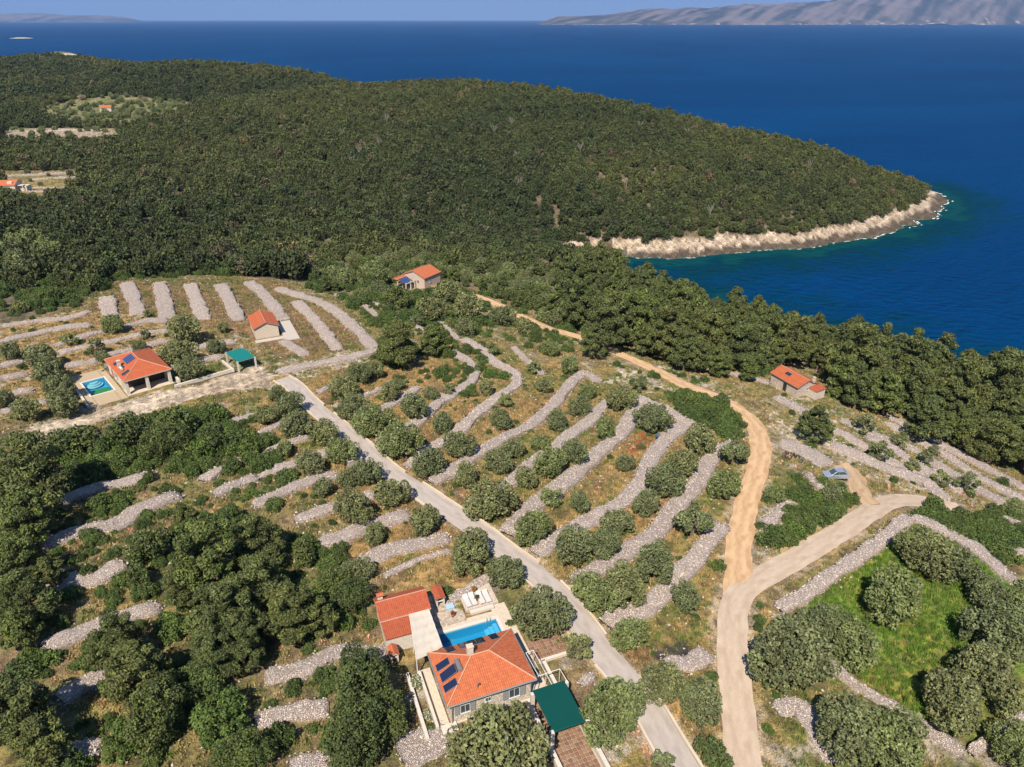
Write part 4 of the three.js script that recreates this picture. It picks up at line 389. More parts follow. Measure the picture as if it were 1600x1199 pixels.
  { const l = new THREE.Group(); l.name = 'ladder'; p.add(l); for (const x of [2.35, 2.75]) part('rail', bar([x, -0.8, -Z / 2 + 0.12], [x, 0.75, -Z / 2 + 0.05], 0.03), steel, l); }
  // low curb wall and stepped bench between pool and terrace
  tag(part('garden_bench', [box(3.0, 0.35, 0.55, 0, 0.17, 0)], mat(0.70, 0.65, 0.58, 0.85), scene), 'long low white masonry bench between the pool and the sun terrace', 'bench'); { const o = scene.children[scene.children.length - 1]; o.position.set(...vp(3.7, -10.55, 0.08)); o.rotation.y = VA; }
  // sun loungers on the terrace
  [[2.35, -12.2, 'white sun lounger at the outer end of the row beside the yellow flower bed'], [3.1, -12.25, 'white sun lounger beside the potted plant, second from the flower bed'], [4.05, -12.15, 'white sun lounger beside the potted plant, third from the flower bed'], [4.85, -12.1, 'white sun lounger at the road end of the row on the terrace']].forEach(([x, z, label]) => {
    const o = thing('sun_lounger', label, 'sun lounger', vp(x, z, 0.33), VA + 0.02, 'sun loungers on the villa terrace');
    part('mattress', [box(0.62, 0.1, 1.35, 0, 0.33, 0.32), box(0.62, 0.1, 0.66, 0, 0, 0).applyMatrix4(new THREE.Matrix4().makeRotationX(0.35)).translate(0, 0.43, -0.65)], mat(0.72, 0.71, 0.70, 0.9), o);
    part('frame', [box(0.66, 0.06, 1.95, 0, 0.25, 0)], frameWhite, o); for (const sx of [-0.28, 0.28]) for (const sz of [-0.85, 0.85]) part('leg', box(0.05, 0.24, 0.05, sx, 0.12, sz), frameWhite, o);
  });
  for (const [x, z, y, label, c] of [[3.75, -13.75, 0.33, 'terracotta pot with a small orange shrub behind the loungers', [0.30, 0.16, 0.04]], [3.62, -12.2, 0.33, 'dark potted plant standing between the white loungers', [0.05, 0.07, 0.03]], [0.15, -10.85, 0.14, 'reddish potted plant on the flagstones by the pool', [0.16, 0.07, 0.03]]]) {
    const o = thing('potted_plant', label, 'potted plant', vp(x, z, y)); part('pot', new THREE.LatheGeometry([[0, 0], [0.16, 0], [0.23, 0.34], [0.25, 0.36], [0.2, 0.36], [0.18, 0.3], [0, 0.3]].map((q) => new THREE.Vector2(...q)), 16), brick, o);
    const R = rng(x * 10 + 3), q = []; for (let k = 0; k < 90; k++) { const a = R() * 6.28, e = R() * 1.4, d = 0.12 + 0.26 * R(); q.push(new THREE.PlaneGeometry(0.09, 0.16).rotateX(R() * 3).rotateY(a).translate(Math.cos(a) * Math.sin(e) * d, 0.42 + Math.cos(e) * d, Math.sin(a) * Math.sin(e) * d)); } part('leaves', q, mat(...c, 0.9), o);
  }
  tag(part('paddling_tub', [box(0.95, 0.3, 0.75, 0, 0.15, 0), box(1.02, 0.05, 0.82, 0, 0.31, 0)], mat(0.45, 0.66, 0.80, 0.5), scene), 'pale blue tub lying on the flagstones beside the outbuilding', 'tub'); { const o = scene.children[scene.children.length - 1]; o.position.set(...vp(0.2, -12.3, 0.14)); o.rotation.y = VA; }
  // outbuilding: gabled roof, lower lean-to roof and chimney
  const b = thing('outbuilding', 'long low stone outbuilding with dark orange tile roof behind the large villa', 'outbuilding', V0, VA);
  wallsOf(5.5, 3.5, 2.5, -5.5, -12.5, 0.28, white, b); for (const x of [-8.25, -2.75]) part('gable', faces([[[x, 2.5, -10.75], [x, 2.5, -14.25], [x, 3.35, -12.7]]]), white, b);
  const br = roofGeo(-8.5, -2.5, -14.45, -10.5, 2.68, [-8.5, -12.7], [-2.5, -12.7], 3.6); const brf = part('roof', br.top, ROOF[1], b); part('eaves', br.skirt, stoneCream, brf); part('ridge_tiles', hipLines(br.ends, true).slice(-1), mat(0.60, 0.32, 0.22), brf);
  part('lean_to_wall', [box(3.0, 2.6, 0.25, -6.8, 1.0, -8.25), box(0.25, 2.6, 2.3, -8.2, 1.0, -9.5), box(0.25, 2.6, 2.3, -5.4, 1.0, -9.5)], white, b);
  part('lean_to_roof', [faces([[[-8.4, 2.3, -8.0], [-5.15, 2.3, -8.0], [-5.15, 2.55, -10.62], [-8.4, 2.55, -10.62]]]), faces([[[-8.4, 2.16, -8.0], [-8.4, 2.41, -10.62], [-5.15, 2.41, -10.62], [-5.15, 2.16, -8.0]], [[-8.4, 2.16, -8.0], [-5.15, 2.16, -8.0], [-5.15, 2.3, -8.0], [-8.4, 2.3, -8.0]]])], ROOF[1], b);
  const bc = new THREE.Group(); bc.name = 'chimney'; b.add(bc); part('stack', box(0.6, 0.95, 0.45, -7.8, 3.3, -13.6), white, bc); part('cap', [faces([[[-8.2, 3.85, -13.25], [-7.4, 3.85, -13.25], [-7.4, 4.05, -13.6], [-8.2, 4.05, -13.6]], [[-7.4, 3.85, -13.95], [-8.2, 3.85, -13.95], [-8.2, 4.05, -13.6], [-7.4, 4.05, -13.6]]]), box(0.8, 0.05, 0.7, -7.8, 3.82, -13.6)], ROOF[0], bc);
  // fabric awning over the outdoor kitchen
  const aw = thing('awning', 'cream fabric awning on posts between villa and outbuilding', 'awning', V0, VA);
  { const nx = 20, nz = 28, pos = [], idx = [], uv = []; for (let j = 0; j <= nz; j++) for (let i = 0; i <= nx; i++) { const u = i / nx, t = j / nz, x = mix(mix(-5.1, -6.0, t), mix(-2.75, -2.85, t), u), z = mix(-10.5, mix(-3.65, -4.4, u), t), y = 2.72 - 0.10 * Math.sin(u * Math.PI) - 0.06 * Math.abs(Math.sin(t * Math.PI * 5)) + 0.02 * noise(i, j * 0.7); pos.push(x, y, z); uv.push(u, t); if (i < nx && j < nz) { const q = j * (nx + 1) + i; idx.push(q, q + 1, q + nx + 1, q + 1, q + nx + 2, q + nx + 1); } } const g = raw(pos, idx, uv); g.computeVertexNormals(); part('fabric', g, mat(1, 1, 1, 0.95, { map: dataTex(128, 256, (u, v) => { const s = tf(u, v * 1, 5, 4), rust = Math.max(0, tf(u + 0.2, v, 5, 3) - 0.66) * 0.5, k = 0.84 + 0.08 * (s - 0.5); return [k, k * (0.965 - rust), k * (0.91 - 1.6 * rust)]; }) }), aw); }
  for (const [x, z] of [[-5.15, -10.3], [-2.85, -10.3], [-2.9, -7.4], [-2.95, -4.6], [-5.95, -3.85], [-5.55, -7.2]]) part('post', box(0.1, 2.66, 0.1, x, 1.33, z), frameWhite, aw);
  part('beam', bar([-5.1, 2.64, -10.4], [-5.95, 2.64, -3.8], 0.05), frameWhite, aw); part('beam', bar([-2.8, 2.64, -10.4], [-2.9, 2.64, -4.5], 0.05), frameWhite, aw);
  // tiled barbecue shelters
  for (const [x0, x1, z0, z1, label, k] of [[-8.3, -7.4, -7.7, -6.15, 'small tile-roofed barbecue oven at the scrub side of the awning', 0], [-1.3, -0.2, -15.1, -12.75, 'small lean-to with red tile roof beside the flagstone yard', 1]]) {
    const o = thing('barbecue', label, 'barbecue', V0, VA), r = roofGeo(x0 - 0.1, x1 + 0.1, z0, z1, 1.55, [(x0 + x1) / 2, z1], [(x0 + x1) / 2, z0], k ? 1.75 : 1.95, 0.1);
    part('wall', [box(x1 - x0, 1.5, 0.2, (x0 + x1) / 2, 0.75, z0 + 0.2), box(0.2, 1.5, z1 - z0 - 0.4, x0 + 0.12, 0.75, (z0 + z1) / 2), box(0.2, 1.5, z1 - z0 - 0.4, x1 - 0.12, 0.75, (z0 + z1) / 2), box(x1 - x0 - 0.4, 0.1, z1 - z0 - 0.6, (x0 + x1) / 2, 0.85, (z0 + z1) / 2)], white, o); part('roof', r.top, ROOF[k], o); part('eaves', r.skirt, brick, o); for (const z of [z0 + 0.08, z1 - 0.08]) part('gable', faces([[[x0, 1.5, z], [x1, 1.5, z], [(x0 + x1) / 2, k ? 1.7 : 1.9, z]]]), white, o);
  }
  // garden walls: side terrace, driveway and beds
  for (const [g, label] of [[[box(0.3, 1.1, 7.4, -5.75, 0.2, -0.2)], 'low cream parapet along the narrow side terrace of the villa'], [[box(0.35, 0.9, 8.6, -7.0, 0.1, 0.0)], 'low stone garden wall beside the big dark carob tree'], [[box(0.42, 1.0, 9.0, 3.85, 0.3, 8.2)], 'white driveway wall next to the large olive in front of the villa'], [[box(0.42, 1.0, 4.4, 8.1, 0.3, 11.4)], 'white driveway wall on the road side below the green carport'], [[box(0.4, 0.4, 3.4, 7.55, 0.15, 0.9)], 'short white wall of the planting bed under the pergola pipes'], [[box(3.6, 0.4, 0.35, 8.9, 0.15, -0.85)], 'white edging wall along the paved parking place'], [[box(1.6, 0.5, 1.0, -4.6, 0.1, 3.75)], 'cream masonry step block at the front corner of the villa']])
    { const o = tag(part(numbered('garden_wall'), g, white, scene), label, 'garden wall'); o.position.set(...V0); o.rotation.y = VA; }
  // carport
  const cp = thing('carport', 'dark green corrugated carport roof on white posts beside the villa', 'carport', V0, VA);
  { const pos = [], idx = [], n = 96; for (let j = 0; j <= 1; j++) for (let i = 0; i <= n; i++) { const u = i / n; for (const l of [0, 1]) pos.push(mix(4.15, 7.7, u), 2.38 + (j ? -0.12 : 0.06) + ((i % 4) < 2 ? 0.035 : 0) - l * 0.03, j ? 9.35 : 4.2); } const r = (n + 1) * 2; for (let i = 0; i < n; i++) for (const l of [0, 1]) { const q = i * 2 + l; idx.push(q, q + 2, q + r, q + 2, q + 2 + r, q + r); } const g = raw(pos, idx).toNonIndexed(); g.computeVertexNormals(); part('roof_sheet', g, mat(0.003, 0.083, 0.072, 0.38), cp); }
  for (const [x, z, w] of [[4.05, 4.5, 0.38], [4.1, 9.3, 0.42], [7.95, 9.2, 0.46], [7.9, 4.4, 0.38]]) part('post', box(w, 2.75, w, x, 1.0, z), white, cp);
  part('beam', [box(3.7, 0.14, 0.1, 5.95, 2.22, 9.25), box(3.7, 0.14, 0.1, 5.95, 2.36, 4.3), box(0.1, 0.14, 5.0, 4.25, 2.26, 6.8), box(0.1, 0.14, 5.0, 7.6, 2.26, 6.8)], mat(0.01, 0.10, 0.09, 0.5), cp);
  // pavers of the driveway and the parking place, laid one by one
  const pav = [0, 1, 2, 3].map((k) => mat(...[[0.43, 0.235, 0.155], [0.50, 0.30, 0.20], [0.36, 0.21, 0.15], [0.55, 0.38, 0.28]][k], 0.9, { map: grain })), pg = new THREE.BoxGeometry(0.40, 0.10, 0.40); for (const m of pav) m.color.multiplyScalar(1.75);
  for (const [nm, x0, x1, z0, z1, y] of [['driveway', 4.15, 7.85, 4.2, 13.6, 0.0], ['driveway', 6.5, 11.2, -4.1, -1.05, 0.03]]) {
    const d = struct(nm, box(x1 - x0 + 0.1, 0.3, z1 - z0 + 0.1, (x0 + x1) / 2, y - 0.13, (z0 + z1) / 2), mat(0.52, 0.44, 0.36, 0.95)); d.position.set(...V0); d.rotation.y = VA; const R = rng(77);
    for (let z = z0 + 0.22; z < z1 - 0.1; z += 0.45) for (let x = x0 + 0.22; x < x1 - 0.1; x += 0.45) { const t = shade(new THREE.Mesh(pg, pav[Math.floor(R() * 3.3)])); t.name = 'paver'; t.position.set(x, y + 0.0 + 0.012 * R(), z); d.add(t); }
  }
  // pergola of white pipes
  const pe = thing('pergola', 'bare pergola frame of thin white pipes next to the carport', 'pergola', V0, VA);
  for (const [a, c] of [[[5.5, 2.1, -0.9], [6.4, 2.1, -0.95]], [[6.4, 2.1, -0.95], [6.45, 2.1, 4.1]], [[5.6, 2.1, 2.45], [8.05, 2.1, 2.4]], [[8.05, 2.1, 2.4], [8.1, 2.1, 4.1]], [[5.5, 2.1, -0.9], [5.6, 2.1, 2.45]]]) part('pipe', bar(a, c, 0.045), frameWhite, pe);
  for (const [x, z] of [[6.4, -0.95], [6.45, 2.4], [8.05, 2.4], [5.55, 2.45], [5.5, -0.9]]) part('post', bar([x, -0.1, z], [x, 2.1, z], 0.04), frameWhite, pe);
}

// ---------------------------------------------------------------- the house with the half green pool
{
  const o = [-74.6, 40.45, -130.3], a = 41 * Math.PI / 180, h = thing('villa', 'orange-roofed house with open porch pillars and a pool on its deck', 'house', o, a), lp = (x, z, y = 0) => [o[0] + x * Math.cos(a) + z * Math.sin(a), o[1] + y, o[2] - x * Math.sin(a) + z * Math.cos(a)];
  wallsOf(8.2, 9.6, 2.9, 0, -1.6, 0.3, white, h); const r = roofGeo(-4.45, 4.4, -6.8, 6.6, 3.05, [0, 2.1], [0, -2.4], 4.95), rf = part('roof', r.top, ROOF[2], h); part('eaves', r.skirt, stoneCream, rf); part('ridge_tiles', hipLines(r.ends, false), ridgeMat, rf);
  for (const [x, z] of [[-4.0, 6.1], [-0.3, 6.15], [3.85, 6.1], [3.9, 3.4], [-4.0, 3.4]]) part('pillar', box(0.55, 3.4, 0.55, x, 1.2, z), white, h);
  part('porch_shade_panel', [box(7.4, 2.3, 0.1, 0, 1.15, 3.24)], dark, h); part('porch_floor', box(8.6, 0.5, 3.6, 0, -0.2, 4.9), cream, h); window_(h, -4.11, 1.5, -1, 1.0, 1.2, -Math.PI / 2, true); part('door', box(0.08, 2.0, 1.0, -4.13, 1.0, -3.6), brick, h);  // near-black panel at the porch back stands in for shade under the roof
  for (let k = 0; k < 4; k++) panelOn(h, 'solar_panel', [-1.25, 4.42 + 0.06, -1.35 + k * 0.72], [0, 0, -1], [-1, -0.43, 0], 0.66, 1.9, cellBlue);
  panelOn(h, 'solar_panel', [-3.3, 3.56, -1.9], [0, 0, -1], [-1, -0.43, 0], 1.1, 1.2, cellMat); panelOn(h, 'solar_panel', [-3.2, 3.6, 4.0], [0, 0, -1], [-1, -0.43, 0], 0.9, 1.6, cellMat);
  const ch = new THREE.Group(); ch.name = 'chimney'; h.add(ch); part('stack', box(0.55, 1.7, 0.55, -3.3, 4.0, 0.3), white, ch); part('cap', box(0.7, 0.1, 0.7, -3.3, 4.9, 0.3), stoneCream, ch);
  const he = new THREE.Group(); he.name = 'water_heater'; h.add(he); part('tank', [bar([-3.4, 3.95, 1.5], [-3.4, 3.95, 2.6], 0.25, 14)], frameWhite, he); part('collector', box(1.0, 0.06, 1.0, -2.9, 3.8, 1.1), cellMat, he);
  const deckM = mat(0.66, 0.53, 0.38, 0.9, { map: render.map }), dk = struct('terrace_floor', [box(1.5, 0.7, 17, -10.35, -0.3, -1.2), box(1.2, 0.7, 17, -5.1, -0.3, -1.2), box(4.0, 0.7, 4.4, -7.65, -0.3, -7.5), box(4.0, 0.7, 4.9, -7.65, -0.3, 4.8)], deckM); dk.position.set(...o); dk.rotation.y = a;
  const p = thing('swimming_pool', 'smaller swimming pool with curved white steps and half green floor', 'pool', lp(-7.65, -1.45), a);
  part('basin', [box(4.0, 0.1, 7.4, 0, -1.3, 0), box(0.1, 1.4, 7.4, -1.98, -0.65, 0), box(0.1, 1.4, 7.4, 1.98, -0.65, 0), box(3.8, 1.4, 0.1, 0, -0.65, -3.68), box(3.8, 1.4, 0.1, 0, -0.65, 3.68)], mat(0.10, 0.45, 0.70, 0.4), p); part('green_floor', box(3.7, 0.5, 4.0, 0, -0.95, 1.6), mat(0.09, 0.26, 0.05, 0.6), p);
  part('steps', [0, 1, 2].map((k) => new THREE.CylinderGeometry(0.8 + k * 0.4, 0.8 + k * 0.4, 0.2, 24, 1, false, -Math.PI / 2, Math.PI).translate(0, -0.35 - k * 0.28, -3.4)), mat(0.62, 0.72, 0.76, 0.5), p);
  part('coping', [box(4.6, 0.12, 0.3, 0, 0.08, 3.85), box(4.6, 0.12, 0.3, 0, 0.08, -3.85), box(0.3, 0.12, 7.4, 2.15, 0.08, 0), box(0.3, 0.12, 7.4, -2.15, 0.08, 0)], mat(0.76, 0.73, 0.68, 0.8), p);
  part('water', new THREE.PlaneGeometry(3.84, 7.24).rotateX(-Math.PI / 2).translate(0, -0.1, 0), new THREE.MeshPhysicalMaterial({ color: rgb(0.6, 0.93, 1), transmission: 1, roughness: 0.03, ior: 1.33 }), p);
  for (const [g, label] of [[[box(0.35, 1.3, 14, -11.25, -0.1, 0.2)], 'white retaining wall along the outer edge of the pool deck'], [[box(11.6, 0.7, 0.4, 9.5, 0.1, 8.7)], 'low white wall between the porch house and the small canopy'], [[box(0.35, 0.6, 6, 15.3, 0.1, 6.2)], 'short white wall in front of the small green canopy'], [[box(0.4, 1.5, 1.6, 4.9, 0.4, 7.4)], 'white stub wall at the porch corner']]) { const w = tag(part(numbered('garden_wall'), g, white, scene), label, 'garden wall'); w.position.set(...o); w.rotation.y = a; }
  const c = thing('carport', 'small turquoise green canopy on posts near the gabled cottage', 'carport', o, a), y0 = H(...[lp(18.3, 6)[0], lp(18.3, 6)[2]]) - o[1];
  { const pos = [], idx = [], n = 24; for (let j = 0; j <= 6; j++) for (let i = 0; i <= n; i++) { pos.push(mix(16.35, 20.2, i / n), y0 + 2.35 - 0.08 * Math.sin(j / 6 * Math.PI) + (i % 4 ? 0 : 0.03), mix(2.9, 9.1, j / 6)); if (i < n && j < 6) { const q = j * (n + 1) + i; idx.push(q, q + 1, q + n + 1, q + 1, q + n + 2, q + n + 1); } } const g = raw(pos, idx); g.computeVertexNormals(); part('roof_sheet', g, mat(0.004, 0.22, 0.20, 0.5), c); }
  for (const [x, z] of [[16.4, 3.0], [16.4, 9.0], [20.1, 3.0], [20.1, 9.0]]) part('post', box(0.3, 2.9, 0.3, x, y0 + 0.9, z), white, c); for (const z of [3, 9]) part('beam', box(3.9, 0.1, 0.1, 18.25, y0 + 2.26, z), frameWhite, c);
  // deck furniture
  const chair = thing('garden_chair', 'small yellow chair on the deck beside the pool', 'chair', lp(-5.2, -8.3, 0.06), 0.4); part('seat', box(0.45, 0.06, 0.45, 0, 0.42, 0), mat(0.6, 0.42, 0.08), chair); part('backrest', box(0.45, 0.5, 0.06, 0, 0.68, -0.2), mat(0.6, 0.42, 0.08), chair); for (const x of [-0.18, 0.18]) for (const z of [-0.18, 0.18]) part('leg', box(0.04, 0.42, 0.04, x, 0.21, z), mat(0.6, 0.42, 0.08), chair);
}
// ---------------------------------------------------------------- smaller houses
function gableHouse(name, label, at, deg, w, d, hw, hr, wallM, roofM, over = 0.3, alongX = false) {
  const o = thing(name, label, 'house', at, deg * Math.PI / 180); wallsOf(w, d, hw, 0, 0, 0.3, wallM, o, 1.6);
  const e = alongX ? [[-w / 2, -d / 2, d / 2], [w / 2, -d / 2, d / 2]].map(([x, p, q]) => [[x, hw, q], [x, hw, p], [x, hw + hr * 0.93, 0]]) : [[d / 2, -w / 2, w / 2], [-d / 2, -w / 2, w / 2]].map(([z, p, q]) => [[p, hw, z], [q, hw, z], [0, hw + hr * 0.93, z]]);
  for (const f of e) part('gable', faces([f]), wallM, o); const x1 = w / 2 + over, z1 = d / 2 + over, r = alongX ? roofGeo(-x1, x1, -z1, z1, hw + 0.02, [-x1, 0], [x1, 0], hw + hr + 0.12) : roofGeo(-x1, x1, -z1, z1, hw + 0.02, [0, z1], [0, -z1], hw + hr + 0.12);
  const edge = r.ends, rf = part('roof', r.top, roofM, o); part('ridge_tiles', hipLines(edge, alongX).slice(-1), ridgeMat, rf); part('eaves', r.skirt, zinc, rf);
  return o;
}
{
  const s = gableHouse('cottage', 'little white cottage with gabled red roof among the fan of walls', [-58.6, 38.65, -158.6], 26, 5.3, 8.4, 2.75, 1.15, cream, ROOF[2]); window_(s, 2.66, 1.5, 0.5, 0.9, 1.1, Math.PI / 2, true); part('door', box(0.06, 2.0, 0.95, 2.67, 1.0, 2.6), wood, s);
  const t = struct('terrace_floor', [box(3.2, 1.2, 12.4, 5.0, -0.35, 1.8), box(6.4, 1.0, 1.6, 0.2, -0.4, 5.5)], mat(0.72, 0.68, 0.63, 0.9, { map: render.map })); t.position.set(-58.6, 38.65, -158.6); t.rotation.y = 26 * Math.PI / 180;
  const m = gableHouse('house', 'pink house with orange roof and white pergola among the far olive trees', [-30.4, 24.9, -234.2], 57, 8.4, 9.0, 3.6, 1.7, mat(0.80, 0.66, 0.58, 0.85, { map: render.map }), ROOF[0], 0.3, true); window_(m, -1.2, 2.0, 4.51, 1.0, 1.1, 0, false); window_(m, -4.21, 2.0, 1.8, 0.9, 1.1, -Math.PI / 2, false);
  for (let k = 0; k < 4; k++) panelOn(m, 'solar_panel', [-5.6 - k * 1.05, 2.75, -1.0], [1, 0, 0], [0, 0.35, -1], 0.95, 3.2, cellBlue); const pg = new THREE.Group(); pg.name = 'pergola'; m.add(pg); for (const x of [-4.9, -7, -9.3]) for (const z of [0.9, -2.7]) part('post', box(0.28, 3.2, 0.28, x, 1.1, z), white, pg); part('beam', box(4.8, 0.2, 0.24, -7.1, 2.42, 0.9), white, pg); part('beam', box(4.8, 0.2, 0.24, -7.1, 2.6, -2.7), white, pg); part('porch_roof', faces([[[-9.4, 3.0, -3.0], [-4.3, 3.0, -3.0], [-4.3, 3.4, -4.6], [-9.4, 3.4, -4.6]]]), ROOF[0], m);
  const r = gableHouse('cottage', 'old grey stone cottage with weathered orange roof under the pines', [63.2, 30.6, -145.2], -66, 8.2, 5.4, 2.5, 1.2, mat(1.08, 1.04, 1.02, 0.95, { map: stoneFine, bumpMap: stoneFineBump, bumpScale: 0.05 }), clay(0.90, 0.86, 0.78, 5), 0.3, true);
  panelOn(r, 'solar_panel', [-0.7, 3.3, 1.1], [1, 0, 0], [0, 0.42, -1], 1.5, 0.9, cellMat, 2); part('door', box(0.95, 1.9, 0.08, 0.4, 0.95, 2.72), dark, r); window_(r, 4.12, 1.6, -0.2, 0.7, 0.8, Math.PI / 2, false);
  part('annex', [box(2.4, 3.0, 2.6, 5.3, 0.4, -1.6)], stoneWall, r); part('annex_roof', faces([[[4.0, 1.95, -0.2], [6.7, 1.95, -0.2], [6.7, 2.3, -3.1], [4.0, 2.3, -3.1]]]), ROOF[1], r); part('chimney', [box(0.5, 1.2, 0.5, 4.2, 3.6, -1.5), box(0.6, 0.08, 0.6, 4.2, 4.22, -1.5)], stoneWall, r);
  const f1 = gableHouse('house', 'tiny far house with orange roof in the olive clearing', [-355.5, H(-355.5, -674) + 0.1, -674], 15, 9, 7, 3.2, 1.6, white, ROOF[0], 0.3, true), f2 = gableHouse('house', 'far red-roofed house at the edge of the wooded hill terraces', [-247, H(-247, -358), -358], 8, 12, 8, 3.2, 1.7, white, ROOF[0], 0.3, true);
  part('dormer', [box(2.2, 1.3, 2.0, 3.6, 4.0, 2.0)], white, f2); part('porch', [box(3.0, 0.2, 3.0, 7.5, 2.7, 1), box(0.3, 2.7, 0.3, 8.8, 1.3, 2.3), box(0.3, 2.7, 0.3, 6.4, 1.3, 2.3)], white, f2); part('lower_wing', [box(4, 2.4, 5, 8, 1.0, -1)], white, f2); window_(f1, -2, 1.6, 3.51, 1, 1.2, 0, false); window_(f2, -2, 1.6, 4.01, 1, 1.2, 0, false); window_(f2, 2, 1.6, 4.01, 1, 1.2, 0, false);
  // concrete box beside the road
  const b = thing('water_tank', 'pale square concrete box by the asphalt road among the olives', 'tank', [-25.4, H(-25.4, -97.6), -97.6], 0.62); part('wall', box(2.3, 1.5, 2.0, 0, 0.45, 0), mat(0.62, 0.57, 0.52, 0.9, { map: render.map }), b); part('lid', [box(2.42, 0.1, 2.12, 0, 1.24, 0), box(0.6, 0.07, 0.6, 0.3, 1.32, 0.1)], mat(0.66, 0.62, 0.58, 0.9, { map: render.map }), b);
  const sw = tag(part('pool_cover', [box(3.4, 0.5, 1.8, 0, 0.25, 0), box(3.5, 0.06, 1.9, 0, 0.52, 0)], mat(0.01, 0.17, 0.19, 0.5), scene), 'round-edged teal pool cover beside the pink house', 'pool cover'); sw.position.set(-19.6, H(-19.6, -228) + 0.0, -228); sw.rotation.y = 0.2;
}
// ---------------------------------------------------------------- car
{
  const y = H(53.5, -99.9), c = thing('parked_car', 'silver blue three-door hatchback parked on the dirt spur', 'car', [53.5, y + 0.05, -99.9], Math.PI + 0.05); // nose towards the left
  const paint = new THREE.MeshPhysicalMaterial({ color: rgb(0.40, 0.46, 0.55), metalness: 0.5, roughness: 0.34, clearcoat: 1, clearcoatRoughness: 0.08 });
  const side = (pts, half, bevel, m, name) => { const s = new THREE.Shape(pts.map((p) => new THREE.Vector2(...p))), g = new THREE.ExtrudeGeometry(s, { depth: 2 * half, bevelEnabled: true, bevelSize: bevel, bevelThickness: bevel * 1.6, bevelSegments: 3, curveSegments: 6 }).translate(0, 0, -half); return part(name, g, m, c); };
  side([[-1.95, 0.28], [1.95, 0.28], [2.02, 0.5], [1.95, 0.66], [1.15, 0.82], [0.9, 0.86], [-1.7, 0.9], [-1.98, 0.84], [-2.03, 0.5]], 0.72, 0.07, paint, 'body');
  side([[1.0, 0.84], [0.35, 1.28], [0.1, 1.36], [-1.0, 1.36], [-1.35, 1.26], [-1.85, 0.88]], 0.58, 0.08, glass, 'window');
  part('roof', new THREE.BoxGeometry(1.35, 0.05, 1.22, 4, 1, 4).translate(-0.48, 1.44, 0), paint, c); for (const z of [-0.69, 0.69]) { part('pillar', [bar([1.05, 0.86, z], [0.22, 1.42, z * 0.9], 0.045), bar([-0.2, 0.9, z * 1.03], [-0.3, 1.43, z * 0.93], 0.05), bar([-1.9, 0.9, z], [-1.15, 1.43, z * 0.9], 0.09)], paint, c); part('mirror', box(0.14, 0.13, 0.2, 0.78, 0.98, z * 1.28), paint, c); part('headlight', box(0.12, 0.15, 0.34, 1.98, 0.62, z * 0.75), glass, c); part('tail_light', box(0.08, 0.26, 0.2, -2.04, 0.75, z * 0.95), mat(0.4, 0.02, 0.02, 0.3), c); }
  part('bumper', [box(0.14, 0.22, 1.5, 2.05, 0.4, 0), box(0.12, 0.22, 1.5, -2.08, 0.42, 0)], mat(0.3, 0.34, 0.4, 0.5), c); part('grille', box(0.06, 0.12, 0.5, 2.08, 0.62, 0), dark, c);
  for (const x of [-1.25, 1.28]) for (const z of [-0.74, 0.74]) { const w = new THREE.Group(); w.name = 'wheel'; w.position.set(x, 0.3, z); c.add(w); part('tyre', new THREE.TorusGeometry(0.22, 0.09, 8, 20), mat(0.015, 0.015, 0.016, 0.9), w); part('rim', new THREE.CylinderGeometry(0.17, 0.17, 0.12, 14).rotateX(Math.PI / 2), steel, w); }
}
